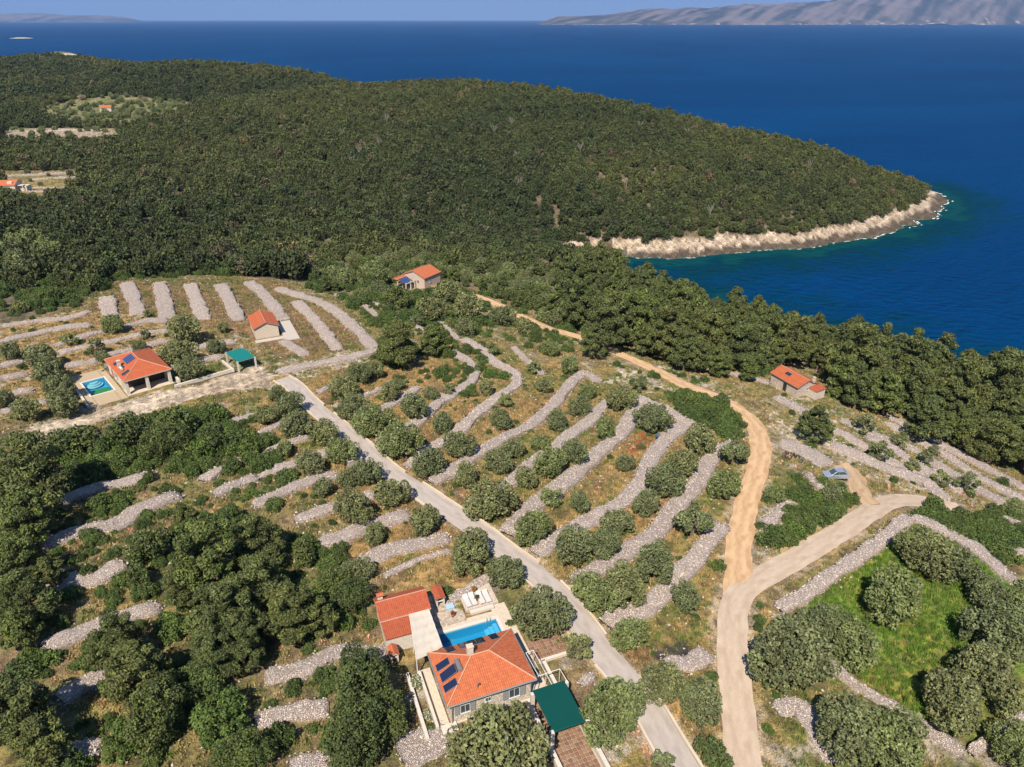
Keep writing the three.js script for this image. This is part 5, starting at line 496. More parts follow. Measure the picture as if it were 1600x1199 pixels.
// ---------------------------------------------------------------- person working on the terrace, bent forward a little
{
  const [x, z] = D.SPOT.person, o = thing('person', 'person in a blue top and dark trousers standing by the red soil', 'person', [x, H(x, z) + 0.0, z], 2.5);
  const flesh = (bones, res, size, cy, m, name) => { // tapered capsules joined smoothly and meshed
    const mc = new MarchingCubes(res, m, false, false, 120000); mc.isolation = 0; const f = mc.field, n = mc.size;
    for (let k = 0; k < n; k++) for (let j = 0; j < n; j++) for (let i = 0; i < n; i++) { const px = (i / n * 2 - 1) * size, py = (j / n * 2 - 1) * size + cy, pz = (k / n * 2 - 1) * size; let d = 0; for (const [a, b, r0, r1] of bones) { const bx = b[0] - a[0], by = b[1] - a[1], bz = b[2] - a[2], t = clamp(((px - a[0]) * bx + (py - a[1]) * by + (pz - a[2]) * bz) / (bx * bx + by * by + bz * bz + 1e-9)), q = Math.hypot(px - a[0] - bx * t, py - a[1] - by * t, pz - a[2] - bz * t) - mix(r0, r1, t); d += Math.exp(-q * 42); } f[i + j * n + k * n * n] = Math.log(Math.max(d, 1e-30)) / 42; }
    mc.update(); const c = mc.count, g = new THREE.BufferGeometry(), p = mc.positionArray.slice(0, c * 3), nn = mc.normalArray.slice(0, c * 3); for (let i = 0; i < p.length; i += 3) { p[i] *= size; p[i + 1] = p[i + 1] * size + cy; p[i + 2] *= size; } g.setAttribute('position', new THREE.BufferAttribute(p, 3)); g.setAttribute('normal', new THREE.BufferAttribute(nn, 3)); return part(name, g, m, o); };
  const hip = 0.9, arm = (s) => [[[0.19 * s, 1.38, 0.08], [0.25 * s, 1.12, 0.12], 0.052, 0.042], [[0.25 * s, 1.12, 0.12], [0.2 * s, 0.92, 0.32], 0.04, 0.03]], hand = (s) => [[[0.2 * s, 0.92, 0.32], [0.19 * s, 0.86, 0.37], 0.034, 0.03], ...[-0.028, -0.01, 0.01, 0.028].map((q, k) => [[0.19 * s + q, 0.86, 0.37], [0.185 * s + q, 0.79 + 0.008 * Math.abs(k - 1.5), 0.39], 0.011, 0.009]), [[0.19 * s - 0.03 * s, 0.89, 0.36], [0.14 * s, 0.85, 0.39], 0.011, 0.009]], leg = (s) => [[[0.09 * s, 0.92, 0], [0.11 * s, 0.5, 0.05 * s + 0.02], 0.088, 0.06], [[0.11 * s, 0.5, 0.05 * s + 0.02], [0.11 * s, 0.09, 0.03 * s - 0.04], 0.058, 0.04]];
  flesh([[[0, 0.95, 0], [0, 1.36, 0.08], 0.125, 0.135], [[-0.14, 1.38, 0.08], [0.14, 1.38, 0.08], 0.07, 0.07], [[0, 1.42, 0.09], [0, 1.52, 0.12], 0.055, 0.05], [[0, 1.6, 0.14], [0, 1.66, 0.135], 0.088, 0.096], [[0, 1.6, 0.23], [0, 1.61, 0.235], 0.022, 0.014], ...arm(1), ...arm(-1), ...hand(1), ...hand(-1), ...leg(1), ...leg(-1), [[0.11, 0.05, 0], [0.11, 0.045, 0.16], 0.045, 0.04], [[-0.11, 0.05, -0.08], [-0.11, 0.045, 0.09], 0.045, 0.04]], 110, 1.0, 0.88, mat(0.42, 0.24, 0.16, 0.7), 'body');
  flesh([[[0, 0.95, 0], [0, 1.36, 0.08], 0.145, 0.155], [[-0.14, 1.38, 0.08], [0.14, 1.38, 0.08], 0.088, 0.088], ...[1, -1].map((s) => [[0.19 * s, 1.38, 0.08], [0.235 * s, 1.2, 0.11], 0.072, 0.066])], 64, 0.5, 1.2, mat(0.03, 0.17, 0.42, 0.9), 'shirt');
  flesh([[[0, 0.97, 0], [0, 0.9, 0], 0.145, 0.13], ...[1, -1].flatMap((s) => [[[0.09 * s, 0.92, 0], [0.11 * s, 0.5, 0.05 * s + 0.02], 0.105, 0.078], [[0.11 * s, 0.5, 0.05 * s + 0.02], [0.11 * s, 0.14, 0.03 * s - 0.035], 0.074, 0.06]])], 64, 0.6, 0.56, mat(0.02, 0.022, 0.03, 0.9), 'trousers');
  flesh([[[0, 1.68, 0.12], [0, 1.69, 0.1], 0.098, 0.098], [[0, 1.6, 0.07], [0, 1.66, 0.06], 0.06, 0.07]], 40, 0.25, 1.66, mat(0.03, 0.02, 0.012, 0.9), 'hair');
}
// ---------------------------------------------------------------- foliage: many leaf-sized faces spread through lobed crowns
function foliage(seed, { lobes, n, size, long = 1.5, hues, out = 0.55, fill = 0.35 }) {
  const R = rng(seed), pos = [], col = [], idx = [], sum = lobes.reduce((s, l) => s + l[3] * l[3], 0), N = new THREE.Vector3(), T = new THREE.Vector3(), B = new THREE.Vector3();
  let q = 0;
  for (const [cx, cy, cz, r, flat = 1] of lobes) {
    const cnt = Math.round(n * r * r / sum), tone = 0.74 + 0.52 * R();
    for (let k = 0; k < cnt; k++) {
      const u = 2 * R() - 1, a = R() * 6.2832, s = Math.sqrt(1 - u * u), d = r * (1 - fill * R() * R()) * (1 + 0.10 * (R() - 0.5)), dx = s * Math.cos(a), dy = u, dz = s * Math.sin(a), x = cx + dx * d, y = cy + dy * d * flat, z = cz + dz * d;
      let hid = false; for (const [ox, oy, oz, or, of_ = 1] of lobes) if (or !== r && Math.hypot(x - ox, (y - oy) / of_, z - oz) < or * 0.62) { hid = true; break; }
      if (hid && R() < 0.85) continue;
      N.set(dx * out + (R() - 0.5) * 1.5, dy * out + (R() - 0.5) * 1.5 + 0.25, dz * out + (R() - 0.5) * 1.5).normalize(); T.set(R() - 0.5, R() - 0.5, R() - 0.5).cross(N).normalize(); B.copy(N).cross(T);
      const w = size * (0.6 + 0.8 * R()), l = w * long, h = hues[Math.floor(R() * hues.length)], t = tone * (0.75 + 0.5 * R());
      for (const [p, g] of [[-0.5, -0.2], [0.15, -0.55], [0.5, 0.25], [-0.1, 0.6]]) { pos.push(x + T.x * p * w + B.x * g * l, y + T.y * p * w + B.y * g * l, z + T.z * p * w + B.z * g * l); col.push(h[0] * t, h[1] * t, h[2] * t); }
      idx.push(q, q + 1, q + 2, q, q + 2, q + 3); q += 4;
    }
  }
  return raw(pos, idx, null, col);
}
const OLIVE = [[0.168, 0.198, 0.078], [0.144, 0.176, 0.066], [0.228, 0.252, 0.125], [0.118, 0.153, 0.05]], PINE = [[0.105, 0.135, 0.032], [0.085, 0.115, 0.03], [0.15, 0.175, 0.045], [0.065, 0.09, 0.025]], SHRUB = [[0.085, 0.14, 0.025], [0.068, 0.115, 0.022], [0.125, 0.18, 0.036], [0.06, 0.095, 0.022]], OAK = [[0.082, 0.118, 0.028], [0.064, 0.096, 0.024], [0.12, 0.155, 0.036]];
const around = (R, n, ring, y0, y1, r0, r1, flat) => Array.from({ length: n }, (_, k) => { const a = (k + R() * 0.8) / n * 6.2832, d = ring * (0.75 + 0.4 * R()); return [Math.cos(a) * d, mix(y0, y1, R()), Math.sin(a) * d, mix(r0, r1, R()), flat]; });
// crowns as many tufts over an uneven body, so that light tops and dark gaps alternate
function tufts(seed, n, body, r0, r1, dome) { const R = rng(seed), o = []; for (let k = 0; k < n; k++) { const y = 1 - 1.75 * (k + 0.5) / n, a = k * 2.39996 + R() * 0.9, s = Math.sqrt(Math.max(0, 1 - y * y)), w = 1 + 0.28 * Math.sin(a * 2 + seed) + 0.22 * (R() - 0.5); o.push([Math.cos(a) * s * body * w, dome[0] + y * dome[1] * (0.9 + 0.25 * R()), Math.sin(a) * s * body * w, mix(r0, r1, R()), 0.95 + 0.5 * R()]); } return o; }
const oliveLobes = (s) => [[0, 0.82, 0, 0.56, 0.85], ...tufts(s, 46, 0.74, 0.13, 0.27, [0.82, 0.6])];
function pineLobes(seed) { const R = rng(seed), o = [[0.02, 1.3, 0, 0.42, 1.2]], lean = R() * 6.28; for (let k = 0; k < 6; k++) { const t = k / 5, y = mix(0.72, 2.3, t) + 0.2 * (R() - 0.5), ring = 0.80 * Math.sqrt(Math.max(0.03, 1 - Math.pow(t * 1.15 - 0.22, 2) * 1.15)) * (0.8 + 0.35 * R()); for (const l of around(R, Math.max(3, Math.round(9 - 4.5 * t)), ring, y - 0.16, y + 0.16, 0.17, 0.34, 0.66)) o.push([l[0] + 0.16 * t * Math.cos(lean), l[1], l[2] + 0.16 * t * Math.sin(lean), l[3], l[4]]); } return o; }
const bushLobes = (s) => [[0, 0.4, 0, 0.5, 0.8], ...tufts(s + 7, 26, 0.74, 0.15, 0.32, [0.46, 0.44])];
const oakLobes = (s) => [[0, 0.86, 0, 0.6, 0.9], ...tufts(s + 3, 40, 0.76, 0.16, 0.34, [0.84, 0.66])];
function sparseLobes(seed) { const R = rng(seed); return [...around(R, 8, 0.6, 0.55, 1.2, 0.20, 0.34, 1), ...around(R, 4, 0.3, 0.9, 1.45, 0.2, 0.3, 1)]; }
function trunkGeo(h, r, seed, branches, spread) { const R = rng(seed), g = [new THREE.CylinderGeometry(r * 0.6, r * 1.25, h * 0.55, 8, 3).translate(0, h * 0.275, 0)]; for (let k = 0; k < branches; k++) { const a = (k + R()) / branches * 6.28, y = h * (0.35 + 0.25 * R()); g.push(bar([0, y, 0], [Math.cos(a) * spread * (0.6 + 0.5 * R()), h * (0.75 + 0.3 * R()), Math.sin(a) * spread * (0.6 + 0.5 * R())], r * 0.34, 6)); } return mergeGeometries(g.map((q) => q.toNonIndexed())); }
const K = { // kinds: crowns in units of the crown radius
  olive: { fine: [1, 2, 3, 4].map((s) => foliage(s * 31, { lobes: oliveLobes(s), n: 8200, size: 0.05, hues: OLIVE })), crown: [5, 6, 7, 8, 9].map((s) => foliage(s * 31, { lobes: oliveLobes(s), n: 5200, size: 0.064, hues: OLIVE })), trunk: trunkGeo(1.0, 0.10, 4, 4, 0.45) },
  sparse: { crown: [11, 12, 13].map((s) => foliage(s * 31, { lobes: sparseLobes(s), n: 1500, size: 0.082, hues: OLIVE, fill: 0.8 })), trunk: trunkGeo(1.05, 0.07, 5, 6, 0.5) },
  pine: { fine: [21, 22, 23].map((s) => foliage(s * 31, { lobes: pineLobes(s), n: 12000, size: 0.042, long: 2.2, hues: PINE, fill: 0.5 })), crown: [24, 25, 26, 27, 28].map((s) => foliage(s * 31, { lobes: pineLobes(s), n: 5200, size: 0.07, long: 1.9, hues: PINE, fill: 0.5 })), trunk: trunkGeo(1.55, 0.085, 6, 7, 0.4) },
  shrub: { fine: [35, 36].map((s) => foliage(s * 31, { lobes: bushLobes(s), n: 7500, size: 0.048, hues: SHRUB })), crown: [31, 32, 33, 34].map((s) => foliage(s * 31, { lobes: bushLobes(s), n: 2800, size: 0.085, hues: SHRUB })) },
  oak: { fine: [41, 42, 43].map((s) => foliage(s * 31, { lobes: oakLobes(s), n: 9500, size: 0.05, long: 1.3, hues: OAK })), crown: [44, 45, 46].map((s) => foliage(s * 31, { lobes: oakLobes(s), n: 3200, size: 0.09, long: 1.3, hues: OAK })), trunk: trunkGeo(1.0, 0.1, 7, 4, 0.45) },
};
const leaf = [[1, 1, 1], [1.14, 1.08, 1.0], [0.88, 0.92, 0.9], [1.08, 1.14, 0.92]].map(([r, g, b]) => mat(r, g, b, 0.75, { vertexColors: true }));
const bark = mat(0.20, 0.16, 0.13, 0.95), barkPine = mat(0.22, 0.155, 0.115, 0.95);
const KIND = ['olive', 'sparse', 'pine', 'shrub', 'oak'], NAME = { olive: 'olive_tree', sparse: 'olive_tree', pine: 'pine_tree', shrub: 'green_shrub', oak: 'oak_tree' }, CAT = { olive: 'olive tree', sparse: 'olive tree', pine: 'pine tree', shrub: 'shrub', oak: 'oak tree' };
let planted = 0;
function plant(kind, x, z, r, tall, label, group, sink = 0) {
  const n = planted++, R = rng(9000 + n), k = K[kind], set = k.fine && r * 150 / Math.hypot(x, 64, z) > 3.6 ? k.fine : k.crown, y = H(x, z) - 0.05 - sink;
  if (kind === 'shrub') { const m = shade(new THREE.Mesh(set[n % set.length], leaf[Math.floor(R() * 4)])); m.name = numbered(NAME[kind]); m.position.set(x, y, z); m.scale.set(r * (0.9 + 0.2 * R()), r * tall, r * (0.9 + 0.2 * R())); m.rotation.y = R() * 6.28; scene.add(m); return tag(m, label, CAT[kind], group); }
  const o = thing(NAME[kind], label, CAT[kind], [x, y, z], R() * 6.28, group); o.scale.set(r * (0.92 + 0.16 * R()), r * tall, r * (0.92 + 0.16 * R()));
  part('trunk', k.trunk, kind === 'pine' ? barkPine : bark, o); part('crown', set[Math.floor(R() * set.length)], leaf[Math.floor(R() * 4)], o); return o;
}
const inBay = (x, z) => inside(POLY.baywood, x, z); const WORD = [(r) => (r < 2.2 ? 'small round olive tree' : r < 3.2 ? 'round olive tree' : 'large spreading olive tree'), () => 'thin sparse olive tree', () => 'dark green pine tree', () => 'bright green shrub', () => 'dense dark green oak'], GRP = ['olive trees on the terraces', 'young thin olive trees', 'pine trees of the scrubland', 'green shrubs of the scrubland', 'dark oaks of the scrubland'];
const pines = [], shrubs = [];
for (const [x, z, r, k, li, on] of D.TREES) plant(KIND[k], x, z, r * (k === 2 ? (inBay(x, z) ? 0.95 : 0.84) : k > 2 ? 0.88 : 1.0), k === 2 ? 0.95 + 0.2 * hash(Math.round(x * 10), 3) : 0.95 + 0.15 * hash(Math.round(z * 10), 5), (k === 2 && inBay(x, z) ? 'tall broad pine' : WORD[k](r)) + ', ' + ORD[on] + ' one out from ' + D.LAND[li], GRP[k]);

function scatter(poly, step, seed, fn, keep = 0) { // jittered grid inside a polygon, off roads, banks and buildings
  const R = rng(seed), xs = poly.map((p) => p[0]), zs = poly.map((p) => p[1]);
  for (let z = Math.min(...zs); z <= Math.max(...zs); z += step) for (let x = Math.min(...xs); x <= Math.max(...xs); x += step) { const px = x + (R() - 0.5) * step * 0.95, pz = z + (R() - 0.5) * step * 0.95; if (inside(poly, px, pz) && masked(px, pz) <= keep) fn(px, pz, R); }
}
// pines: the wood above the bay and the thickets in the scrub
const seen = (x, z, m = 30) => z < -30 && Math.abs(x) < -z * 0.80 + m;
const taken = []; const clearOf = (x, z, d) => taken.every(([a, b]) => (a - x) ** 2 + (b - z) ** 2 > d * d);
for (const [x, z, r, k] of D.TREES) if (k === 2 || k === 4) taken.push([x, z]);
scatter(POLY.baywood, 4.9, 41, (x, z, R) => { const h = H(x, z), q = R(); if (h > 1.2 && seen(x, z) && R() < 0.9 && clearOf(x, z, 4)) pines.push([x, z, 1.9 + 2.1 * q * q + 0.5 * R(), 1.05 + 0.6 * R(), 'bay']); });
for (const [p, s] of [['leftwood', 42], ['midwood', 43], ['lowwood', 44]]) scatter(POLY[p], 4.6, s, (x, z, R) => { if (seen(x, z, 12) && clearOf(x, z, 3.8) && R() < 0.2) pines.push([x, z, 1.6 + 1.2 * R(), 0.95 + 0.3 * R(), p]); });
const MIX = []; scatter(POLY.infill, 5.2, 46, (x, z, R) => { const q = R(); if (R() < 0.85 && Math.hypot(x + 31, z + 233) > 9) MIX.push([x, z, 1.5 + 1.7 * R(), q < 0.55 ? 'olive' : q < 0.85 ? 'oak' : 'pine']); });
MIX.forEach(([x, z, r, k]) => plant(k, x, z, k === 'pine' ? r * 0.8 : r, 0.95, k === 'olive' ? 'olive tree on the overgrown slope around the pink house' : k === 'oak' ? 'dark bushy oak on the overgrown slope around the pink house' : 'young pine on the overgrown slope around the pink house', 'trees around the pink house'));
// shrubs
const PLOT = [['hedge', 2.3, 51, 1.1, 1.7, 1.0], ['fork', 1.9, 52, 1.1, 1.1, 1.0], ['bend', 1.9, 53, 1.1, 1.1, 1.0], ['corner', 2.0, 54, 1.0, 1.2, 0.95], ['verge', 2.2, 63, 0.5, 0.8, 0.7], ['verge2', 2.0, 64, 0.6, 1.0, 0.85], ['rocky1', 3.2, 65, 0.4, 0.8, 0.5], ['rocky2', 2.8, 66, 0.6, 1.1, 0.7], ['upper', 2.3, 55, 0.7, 1.4, 0.85], ['saddle', 2.6, 56, 0.8, 1.8, 0.9], ['trackside', 2.0, 57, 0.6, 0.7, 0.75], ['scrub', 1.85, 58, 0.5, 1.4, 0.78], ['edge', 2.8, 59, 0.8, 2.2, 0.95], ['leftterr', 3.0, 60, 0.4, 0.7, 0.4], ['rightterr', 3.2, 61, 0.4, 0.8, 0.5], ['terr', 2.6, 62, 0.3, 0.55, 0.4], ['terrleft', 2.6, 67, 0.3, 0.6, 0.45]];
const SHRUBLABEL = { verge: 'low bush on the strip between the olive terraces and the track', verge2: 'green bush beside the track above the fork thicket', rocky1: 'small bush on the pale rocky ground near the stone cottage', rocky2: 'green bush on the rocky patch below the upper track', terrleft: 'small bush on the terraces left of the asphalt road', hedge: 'tall green shrub in the thicket between scrub and gravel yard', fork: 'bright green shrub in the thicket at the track fork', bend: 'dense green shrub in the thicket inside the track bend', corner: 'green shrub in the thicket behind the meadow wall corner', upper: 'green shrub among the walls below the dark central pine', saddle: 'green shrub between the pergola house and the gravel track', trackside: 'low shrub along the verge beside the concrete road', scrub: 'green shrub in the wild scrub around the pine thicket', edge: 'bushy shrub at the forest edge above the stone fan', leftterr: 'tiny bush on the terraces near the porch house', rightterr: 'small bush on the stony terraces below the pines', terr: 'tiny bush between stone banks of the olive terraces' };
for (const [p, step, s, r0, dr, dens] of PLOT) scatter(POLY[p], step, s, (x, z, R) => { const clump = 0.5 + 0.9 * fbm(x / 9 + s, z / 9, 3); if (seen(x, z, 10) && R() < dens * (dens > 0.9 ? 1 : clamp(clump * 1.4)) && !inside(POLY.yard, x, z) && !(p === 'scrub' && inside(POLY.terrleft, x, z)) && ROADfree(x, z)) shrubs.push([x, z, r0 + dr * R() * R(), 0.75 + 0.75 * R() * R() + 0.2 * R(), p, R()]); });
function ROADfree(x, z) { return masked(x, z) === 0; }
const byDist = (a, b) => Math.hypot(a[0], a[1]) / a[2] - Math.hypot(b[0], b[1]) / b[2];
pines.sort(byDist); shrubs.sort(byDist);
const PINELABEL = { bay: 'tall green pine in the dense wood between gravel track and bay', leftwood: 'dark pine in the wood along the edge of the scrub', midwood: 'dark pine in the thicket amid the scrub', lowwood: 'young pine among the oaks of the lower scrub' };
pines.slice(0, 262).forEach(([x, z, r, t, p]) => plant('pine', x, z, r, t * 0.92, PINELABEL[p], 'pines ' + p.replace('bay', 'above the bay').replace('leftwood', 'at the scrub edge').replace('midwood', 'of the thicket').replace('lowwood', 'of the lower scrub')));
const GROUPS = { verge: 'bushes of the track verge', verge2: 'bushes above the fork', rocky1: 'bushes near the stone cottage', rocky2: 'bushes below the upper track', terrleft: 'bushes of the lower terraces', hedge: 'shrubs of the yard thicket', fork: 'shrubs of the fork thicket', bend: 'shrubs inside the bend', corner: 'shrubs behind the meadow wall', upper: 'shrubs among the upper walls', saddle: 'shrubs around the pergola house', trackside: 'verge shrubs', scrub: 'shrubs of the wild scrub', edge: 'shrubs at the forest edge', leftterr: 'bushes near the porch house', rightterr: 'bushes of the stony terraces', terr: 'bushes of the olive terraces' };
shrubs.slice(0, 290).forEach(([x, z, r, t, p]) => plant('shrub', x, z, r, t, SHRUBLABEL[p], GROUPS[p], 0.1));
// the remaining shrubs and pines, and the far woods, which read as one mass
const tint = (R, a = 0.72, b = 0.55) => { const t = a + b * R(), y = R(), o = R(); return o < 0.035 ? [t * 1.9, t * 1.35, t * 2.2] : [t * (0.84 + 0.24 * y), t * (0.96 + 0.12 * y), t * (0.9 + 0.1 * y)]; };
const leafMass = mat(0.95, 0.95, 0.95, 0.8, { vertexColors: true });
function mass(name, label, geos, list) { geos.forEach((g, k) => { const l = list.filter((_, i) => i % geos.length === k); if (!l.length) return; const o = instanced(k ? 'tree_mass' : name, g, leafMass, l, scene, label); o.name = numbered(name); o.userData.category = name.replace(/_/g, ' '); }); }
{
  const R = rng(70), rest = shrubs.slice(290).map(([x, z, r, t]) => [x, H(x, z) - 0.12, z, r, r * t, r, R() * 6.28, 0, tint(R)]); mass('scrub_vegetation', 'low green scrub filling the ground between the trees', K.shrub.crown, rest);
  const DULL = PINE.map(([r, g, b]) => [r * 0.80, g * 0.78, b * 0.9]), farPine = (s) => foliage(s * 17, { lobes: [[0, 1.05, 0, 0.6, 1.0], ...tufts(s, 20, 0.72, 0.2, 0.36, [1.15, 0.72])], n: 620, size: 0.16, long: 1.6, hues: DULL, fill: 0.5 });
  const farOak = (s) => foliage(s * 17, { lobes: oakLobes(s), n: 520, size: 0.17, long: 1.3, hues: OAK.map((c) => c.map((v) => v * 0.8)), fill: 0.4 });
  const g1 = [farPine(61), farPine(62), farPine(63), farOak(64)], list = pines.slice(262).map(([x, z, r, t]) => [x, H(x, z) - 0.1, z, r, r * t, r, R() * 6.28, 0, tint(R)]);
  const XR = rng(71);
  for (let z = -190; z > -1560; ) { const far = z < -760, step = far ? 5.4 : 3.5; for (let x = -1000; x < 300; x += step) { const px = x + (XR() - 0.5) * step, pz = z + (XR() - 0.5) * step, h0 = XR(), h1 = XR(), h2 = XR(); if (!seen(px, pz, 25) || !(pz < -330 || inForest(px, pz) || (px > 10 && px < 70 && pz < -300)) || (px > 15 && pz > -345 && (H(px, pz) < 4 || pz > -300))) continue; const h = H(px, pz); if (h < (px > -60 ? 4.6 + 2.0 * fbm(px / 5, pz / 5, 4) : 1.5)) continue; if (clearing(px, pz) || masked(px, pz) > 1) continue; const thin = fbm(px / 26, pz / 26, 3); if (thin < -0.34 && h0 < 0.6) continue; if (inside(POLY.edge, px, pz) && h0 < 0.55) continue; const stand = clamp(0.5 + 1.6 * fbm(px / 70 + 5, pz / 70, 3)), r = (far ? 2.6 : 1.6) + 1.5 * h1 * h1 * h1 + 0.9 * stand * h2, low = h < 13 && px > -60 ? 0.62 : 0.86; list.push([px, h - 0.2, pz, r * (0.9 + 0.2 * h2), r * (low + 0.15 + 0.34 * h0), r, h1 * 63, 0, tint(XR).map((v, c) => v * (1.22 - 0.42 * stand) * (c === 0 ? 1.12 - 0.2 * stand : 1))]); } z -= step; }
  mass('pine_forest', 'dense pine forest covering the headland and hills', g1, list); console.log('forest', list.length, 'pines', pines.length, 'shrubs', shrubs.length);
  // far olive clearing and old terraces
  const grove = []; let n = 0; for (const [p, step, r0] of [['clear1', 11, 2.3], ['clear2', 15, 1.8], ['clear3', 13, 1.2]]) scatter(POLY[p], step, 73, (x, z, R) => { const r = r0 * (0.85 + 0.6 * R()); if (R() > 0.85 || Math.hypot(x + 355, z + 674) < 9 || Math.hypot(x + 245, z + 352) < 9) return; if (p === 'clear3' || (p === 'clear1' && n % 3 === 0 && n < 150)) plant('olive', x, z, r, 0.9, p === 'clear1' ? 'far round olive tree in the bright clearing around the tiny house' : 'far bush on the old terraces by the red-roofed house', p === 'clear1' ? 'olives of the far clearing' : 'bushes of the far terraces'); else grove.push([x, H(x, z) - 0.1, z, r, r * 0.9, r, R() * 6.28, 0, tint(R, 1, 0.5)]); n++; });
  if (grove.length) mass('olive_grove', 'distant olive bushes in the bright clearing and on the pale terrace below', [K.olive.crown[0]], grove);
  // bare grey trunks that show on the near slope of the headland
}
// ---------------------------------------------------------------- ground cover close by: grass, stones, flowers
{
  const R = rng(80), tuft = (s, h, n, hues) => { const q = rng(s), pos = [], col = [], idx = []; for (let k = 0; k < n; k++) { const a = q() * 6.28, d = 0.5 * q(), x = Math.cos(a) * d, z = Math.sin(a) * d, b = q() * 6.28, w = 0.07 + 0.06 * q(), l = h * (0.6 + 0.8 * q()), c = hues[k % hues.length], o = k * 3; pos.push(x - w * Math.cos(b), 0, z - w * Math.sin(b), x + w * Math.cos(b), 0, z + w * Math.sin(b), x + 0.5 * (q() - 0.5), l, z + 0.5 * (q() - 0.5)); for (let m = 0; m < 3; m++) col.push(...c); idx.push(o, o + 1, o + 2); } return raw(pos, idx, null, col); };
  const dry = tuft(1, 0.36, 16, [[0.44, 0.34, 0.14], [0.38, 0.28, 0.11], [0.33, 0.255, 0.11]]), green = tuft(2, 0.6, 16, [[0.13, 0.19, 0.04], [0.17, 0.23, 0.045], [0.22, 0.24, 0.06]]), lawn = tuft(3, 0.8, 18, [[0.11, 0.24, 0.02], [0.15, 0.29, 0.03], [0.2, 0.29, 0.04]]);
  const A = [], B = [], C = [], S = [], F = [];
  for (let z = -42; z > -215; z -= 0.62) for (let x = -115; x < 135; x += 0.62) {
    if (!seen(x, z, 5)) continue; const px = x + (R() - 0.5) * 0.7, pz = z + (R() - 0.5) * 0.7, r0 = R(), r1 = R(), r2 = R(), mk = masked(px, pz); if (mk >= 2) continue; const n2 = fbm(px / 2.2 + 40, pz / 2.2, 3), n3 = fbm(px / 17 + 9, pz / 17, 3), P = POLY, far = clamp((-z - 60) / 140);
    const meadow = inside(P.meadow, px, pz), yard = inside(P.yard, px, pz), y = H(px, pz), sc = 0.5 + 0.7 * r1, it = [px, y - 0.02, pz, sc, sc * (0.5 + 0.5 * r2), sc, r0 * 63, 0, tint(R, 0.8, 0.4)];
    if (r2 < (yard ? 0.10 : inside(P.leftterr, px, pz) || inside(P.rightterr, px, pz) ? 0.26 : 0.075) * (0.4 + 2 * clamp(0.4 + n2))) { const q = 0.05 + 0.17 * r0 * r0, t = 0.8 + 0.5 * r1; S.push([px, y, pz, q, q, q, r1 * 63, 0.3, [t, t * 0.96, t * 0.93]]); }
    if (yard) continue;
    if (meadow) { if (r0 < 0.85) C.push([px, y - 0.02, pz, 0.8 * sc, 0.75 * sc, 0.8 * sc, r1 * 63, 0, it[8]]); if (r0 > 0.9) B.push(it); continue; }
    const gr = 0.35 + 1.5 * n2 + 1.1 * n3; if (r0 < 0.55 * (1 - 0.4 * far)) (r1 < gr ? B : A).push(it);
  }
  const G = (nm, g, m, l, lb, c) => { const o = instanced(nm, g, m, l, scene, lb); o.userData.category = c; };
  G('dry_grass', dry, leafMass, A, 'dry straw coloured grass on the terraces', 'grass'); G('green_grass', green, leafMass, B, 'green weeds and grass between the stones', 'grass'); G('meadow_grass', lawn, leafMass, C, 'lush bright green grass of the walled meadow', 'grass'); G('scattered_stones', pebbles[1], pebbleMat, S, 'pale loose field stones lying about', 'stones');
  console.log('grass', A.length, B.length, C.length, 'stones', S.length);
}
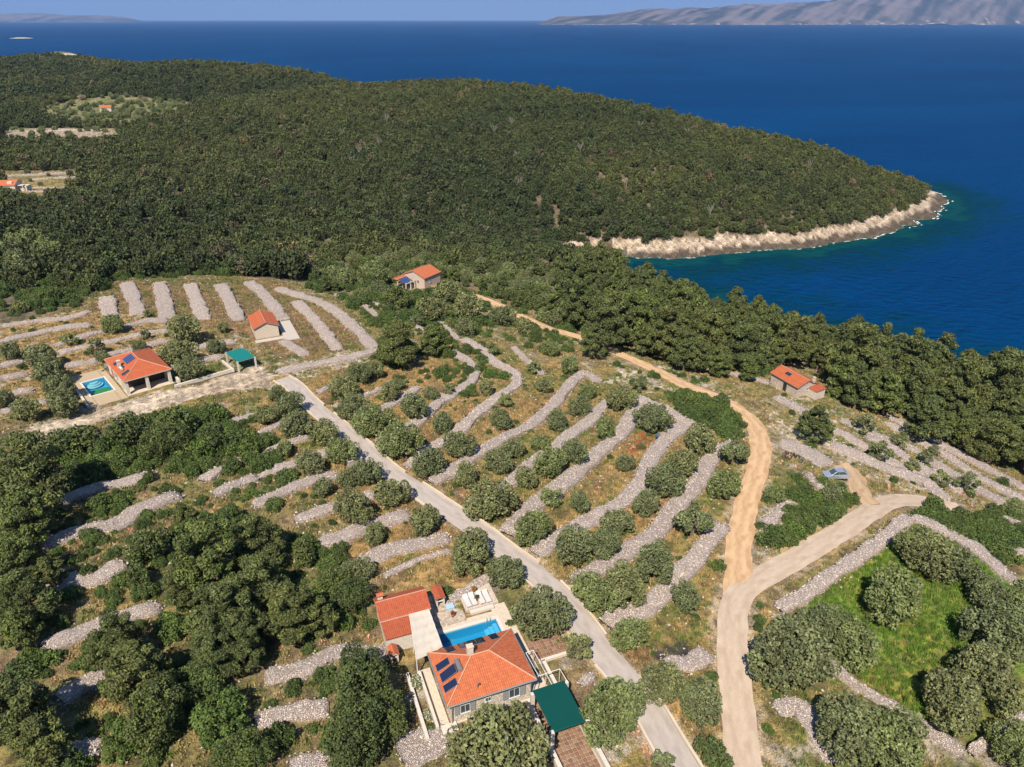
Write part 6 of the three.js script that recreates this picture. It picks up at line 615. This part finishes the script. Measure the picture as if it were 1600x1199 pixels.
// garden plants of the villa and grey dead trees on the headland
{
  const bloom = (s, hues, n) => foliage(s, { lobes: bushLobes(s), n, size: 0.1, hues }), put = (g, x, z, r, t, label, cat, nm) => { const p = vp(x, z, 0), o = part(numbered(nm), g, leafMass, scene); o.position.set(p[0], Math.max(p[1], H(p[0], p[2])) - 0.05, p[2]); o.scale.set(r, r * t, r); tag(o, label, cat); };
  const wh = bloom(5, [[0.62, 0.62, 0.52], [0.12, 0.17, 0.05], [0.5, 0.52, 0.36], [0.16, 0.2, 0.06]], 1500), ye = bloom(6, [[0.40, 0.33, 0.03], [0.14, 0.18, 0.03], [0.22, 0.22, 0.03]], 1200), gr = bloom(7, SHRUB, 1400);
  put(wh, -6.35, -2.7, 0.85, 1.3, 'white flowering bush behind the low wall at the awning corner', 'shrub', 'flowering_shrub'); put(wh, -6.3, 1.4, 0.6, 1.0, 'white flowering bush at the middle of the narrow garden strip', 'shrub', 'flowering_shrub'); put(gr, -6.4, 2.9, 0.6, 1.0, 'low green bush at the front end of the narrow garden strip', 'shrub', 'garden_shrub');
  put(ye, 1.2, -13.3, 0.6, 0.6, 'yellow flower clump in the bed, far from the pool', 'flower bed', 'flower_clump'); put(ye, 1.45, -12.0, 0.6, 0.6, 'yellow flower clump in the bed, close to the pool', 'flower bed', 'flower_clump'); put(gr, 0.6, -14.9, 1.0, 1.0, 'round green bush behind the flagstone yard', 'shrub', 'garden_shrub');
  put(gr, 6.0, 0.3, 0.55, 1.3, 'green bush in the bed under the pergola beside the villa wall', 'shrub', 'garden_shrub'); put(gr, 6.9, 3.2, 0.4, 0.7, 'small green plant under the pergola next to the carport', 'shrub', 'garden_shrub'); put(gr, 6.15, -7.3, 0.6, 1.0, 'green bush at the corner of the pool paving', 'shrub', 'garden_shrub');
  const grey = mat(0.34, 0.31, 0.29, 0.95), bare = trunkGeo(1.0, 0.035, 12, 12, 0.42), DR = rng(95);
  for (let k = 0, n = 0; k < 400 && n < 14; k++) { const x = mix(-120, 200, DR()), z = mix(-350, -560, DR()), h = H(x, z); if (h < 8 || !seen(x, z)) continue; n++; const o = part(numbered('dead_tree'), bare, grey, scene); o.position.set(x, h, z); o.scale.set(5, 7.5 + 2 * DR(), 5); o.rotation.y = DR() * 6; tag(o, 'bare grey dead tree standing in the headland pine forest', 'dead tree', 'dead trees of the headland'); }
}
// surf along the headland
{
  const R = rng(90), pos = [], idx = []; let q = 0; const l = smooth(SHORE.slice(9, 24), 2.2).map(([x, z], k, L) => { const b = L[Math.min(L.length - 1, k + 1)], a = L[Math.max(0, k - 1)], d = Math.hypot(b[0] - a[0], b[1] - a[1]), tx = (b[0] - a[0]) / d, tz = (b[1] - a[1]) / d; for (let s = 16; s > -22; s -= 0.4) { const px = x - tz * s, pz = z + tx * s; if (H(px, pz) > 0) return [px, pz]; } return [x, z]; });
  l.forEach(([x, z], k) => { const b = l[Math.min(l.length - 1, k + 1)], a = l[Math.max(0, k - 1)], L = Math.hypot(b[0] - a[0], b[1] - a[1]), tx = (b[0] - a[0]) / L, tz = (b[1] - a[1]) / L, e = clamp((k / l.length - 0.3) * 1.6); for (let m = 0; m < 5; m++) { if (R() > 0.14 + 0.3 * e * (0.5 + noise(k / 6, 3))) continue; const d = R() * R() * (2 + 4 * e), s = (R() - 0.5) * 3, cx = x - tz * d + tx * s, cz = z + tx * d + tz * s, n = 7, r = 0.3 + 0.9 * R() * (0.6 + e); const o = q; pos.push(cx, 0.16, cz); q++; for (let i = 0; i < n; i++) { const g = i / n * 6.28, rr = r * (0.6 + 0.7 * R()); pos.push(cx + Math.cos(g) * rr * tx * 1.6 - Math.sin(g) * rr * tz * 0.5, 0.1 + 0.05 * R(), cz + Math.cos(g) * rr * tz * 1.6 + Math.sin(g) * rr * tx * 0.5); q++; } for (let i = 0; i < n; i++) idx.push(o, o + 1 + i, o + 1 + (i + 1) % n); } });
  const g = raw(pos, idx); g.computeVertexNormals(); const f = part('sea_foam', g, mat(0.8, 0.82, 0.82, 0.9), scene); tag(f, 'white surf along the rocky shore of the headland', 'surf', null, 'stuff');
}
renderer.render(scene, camera);
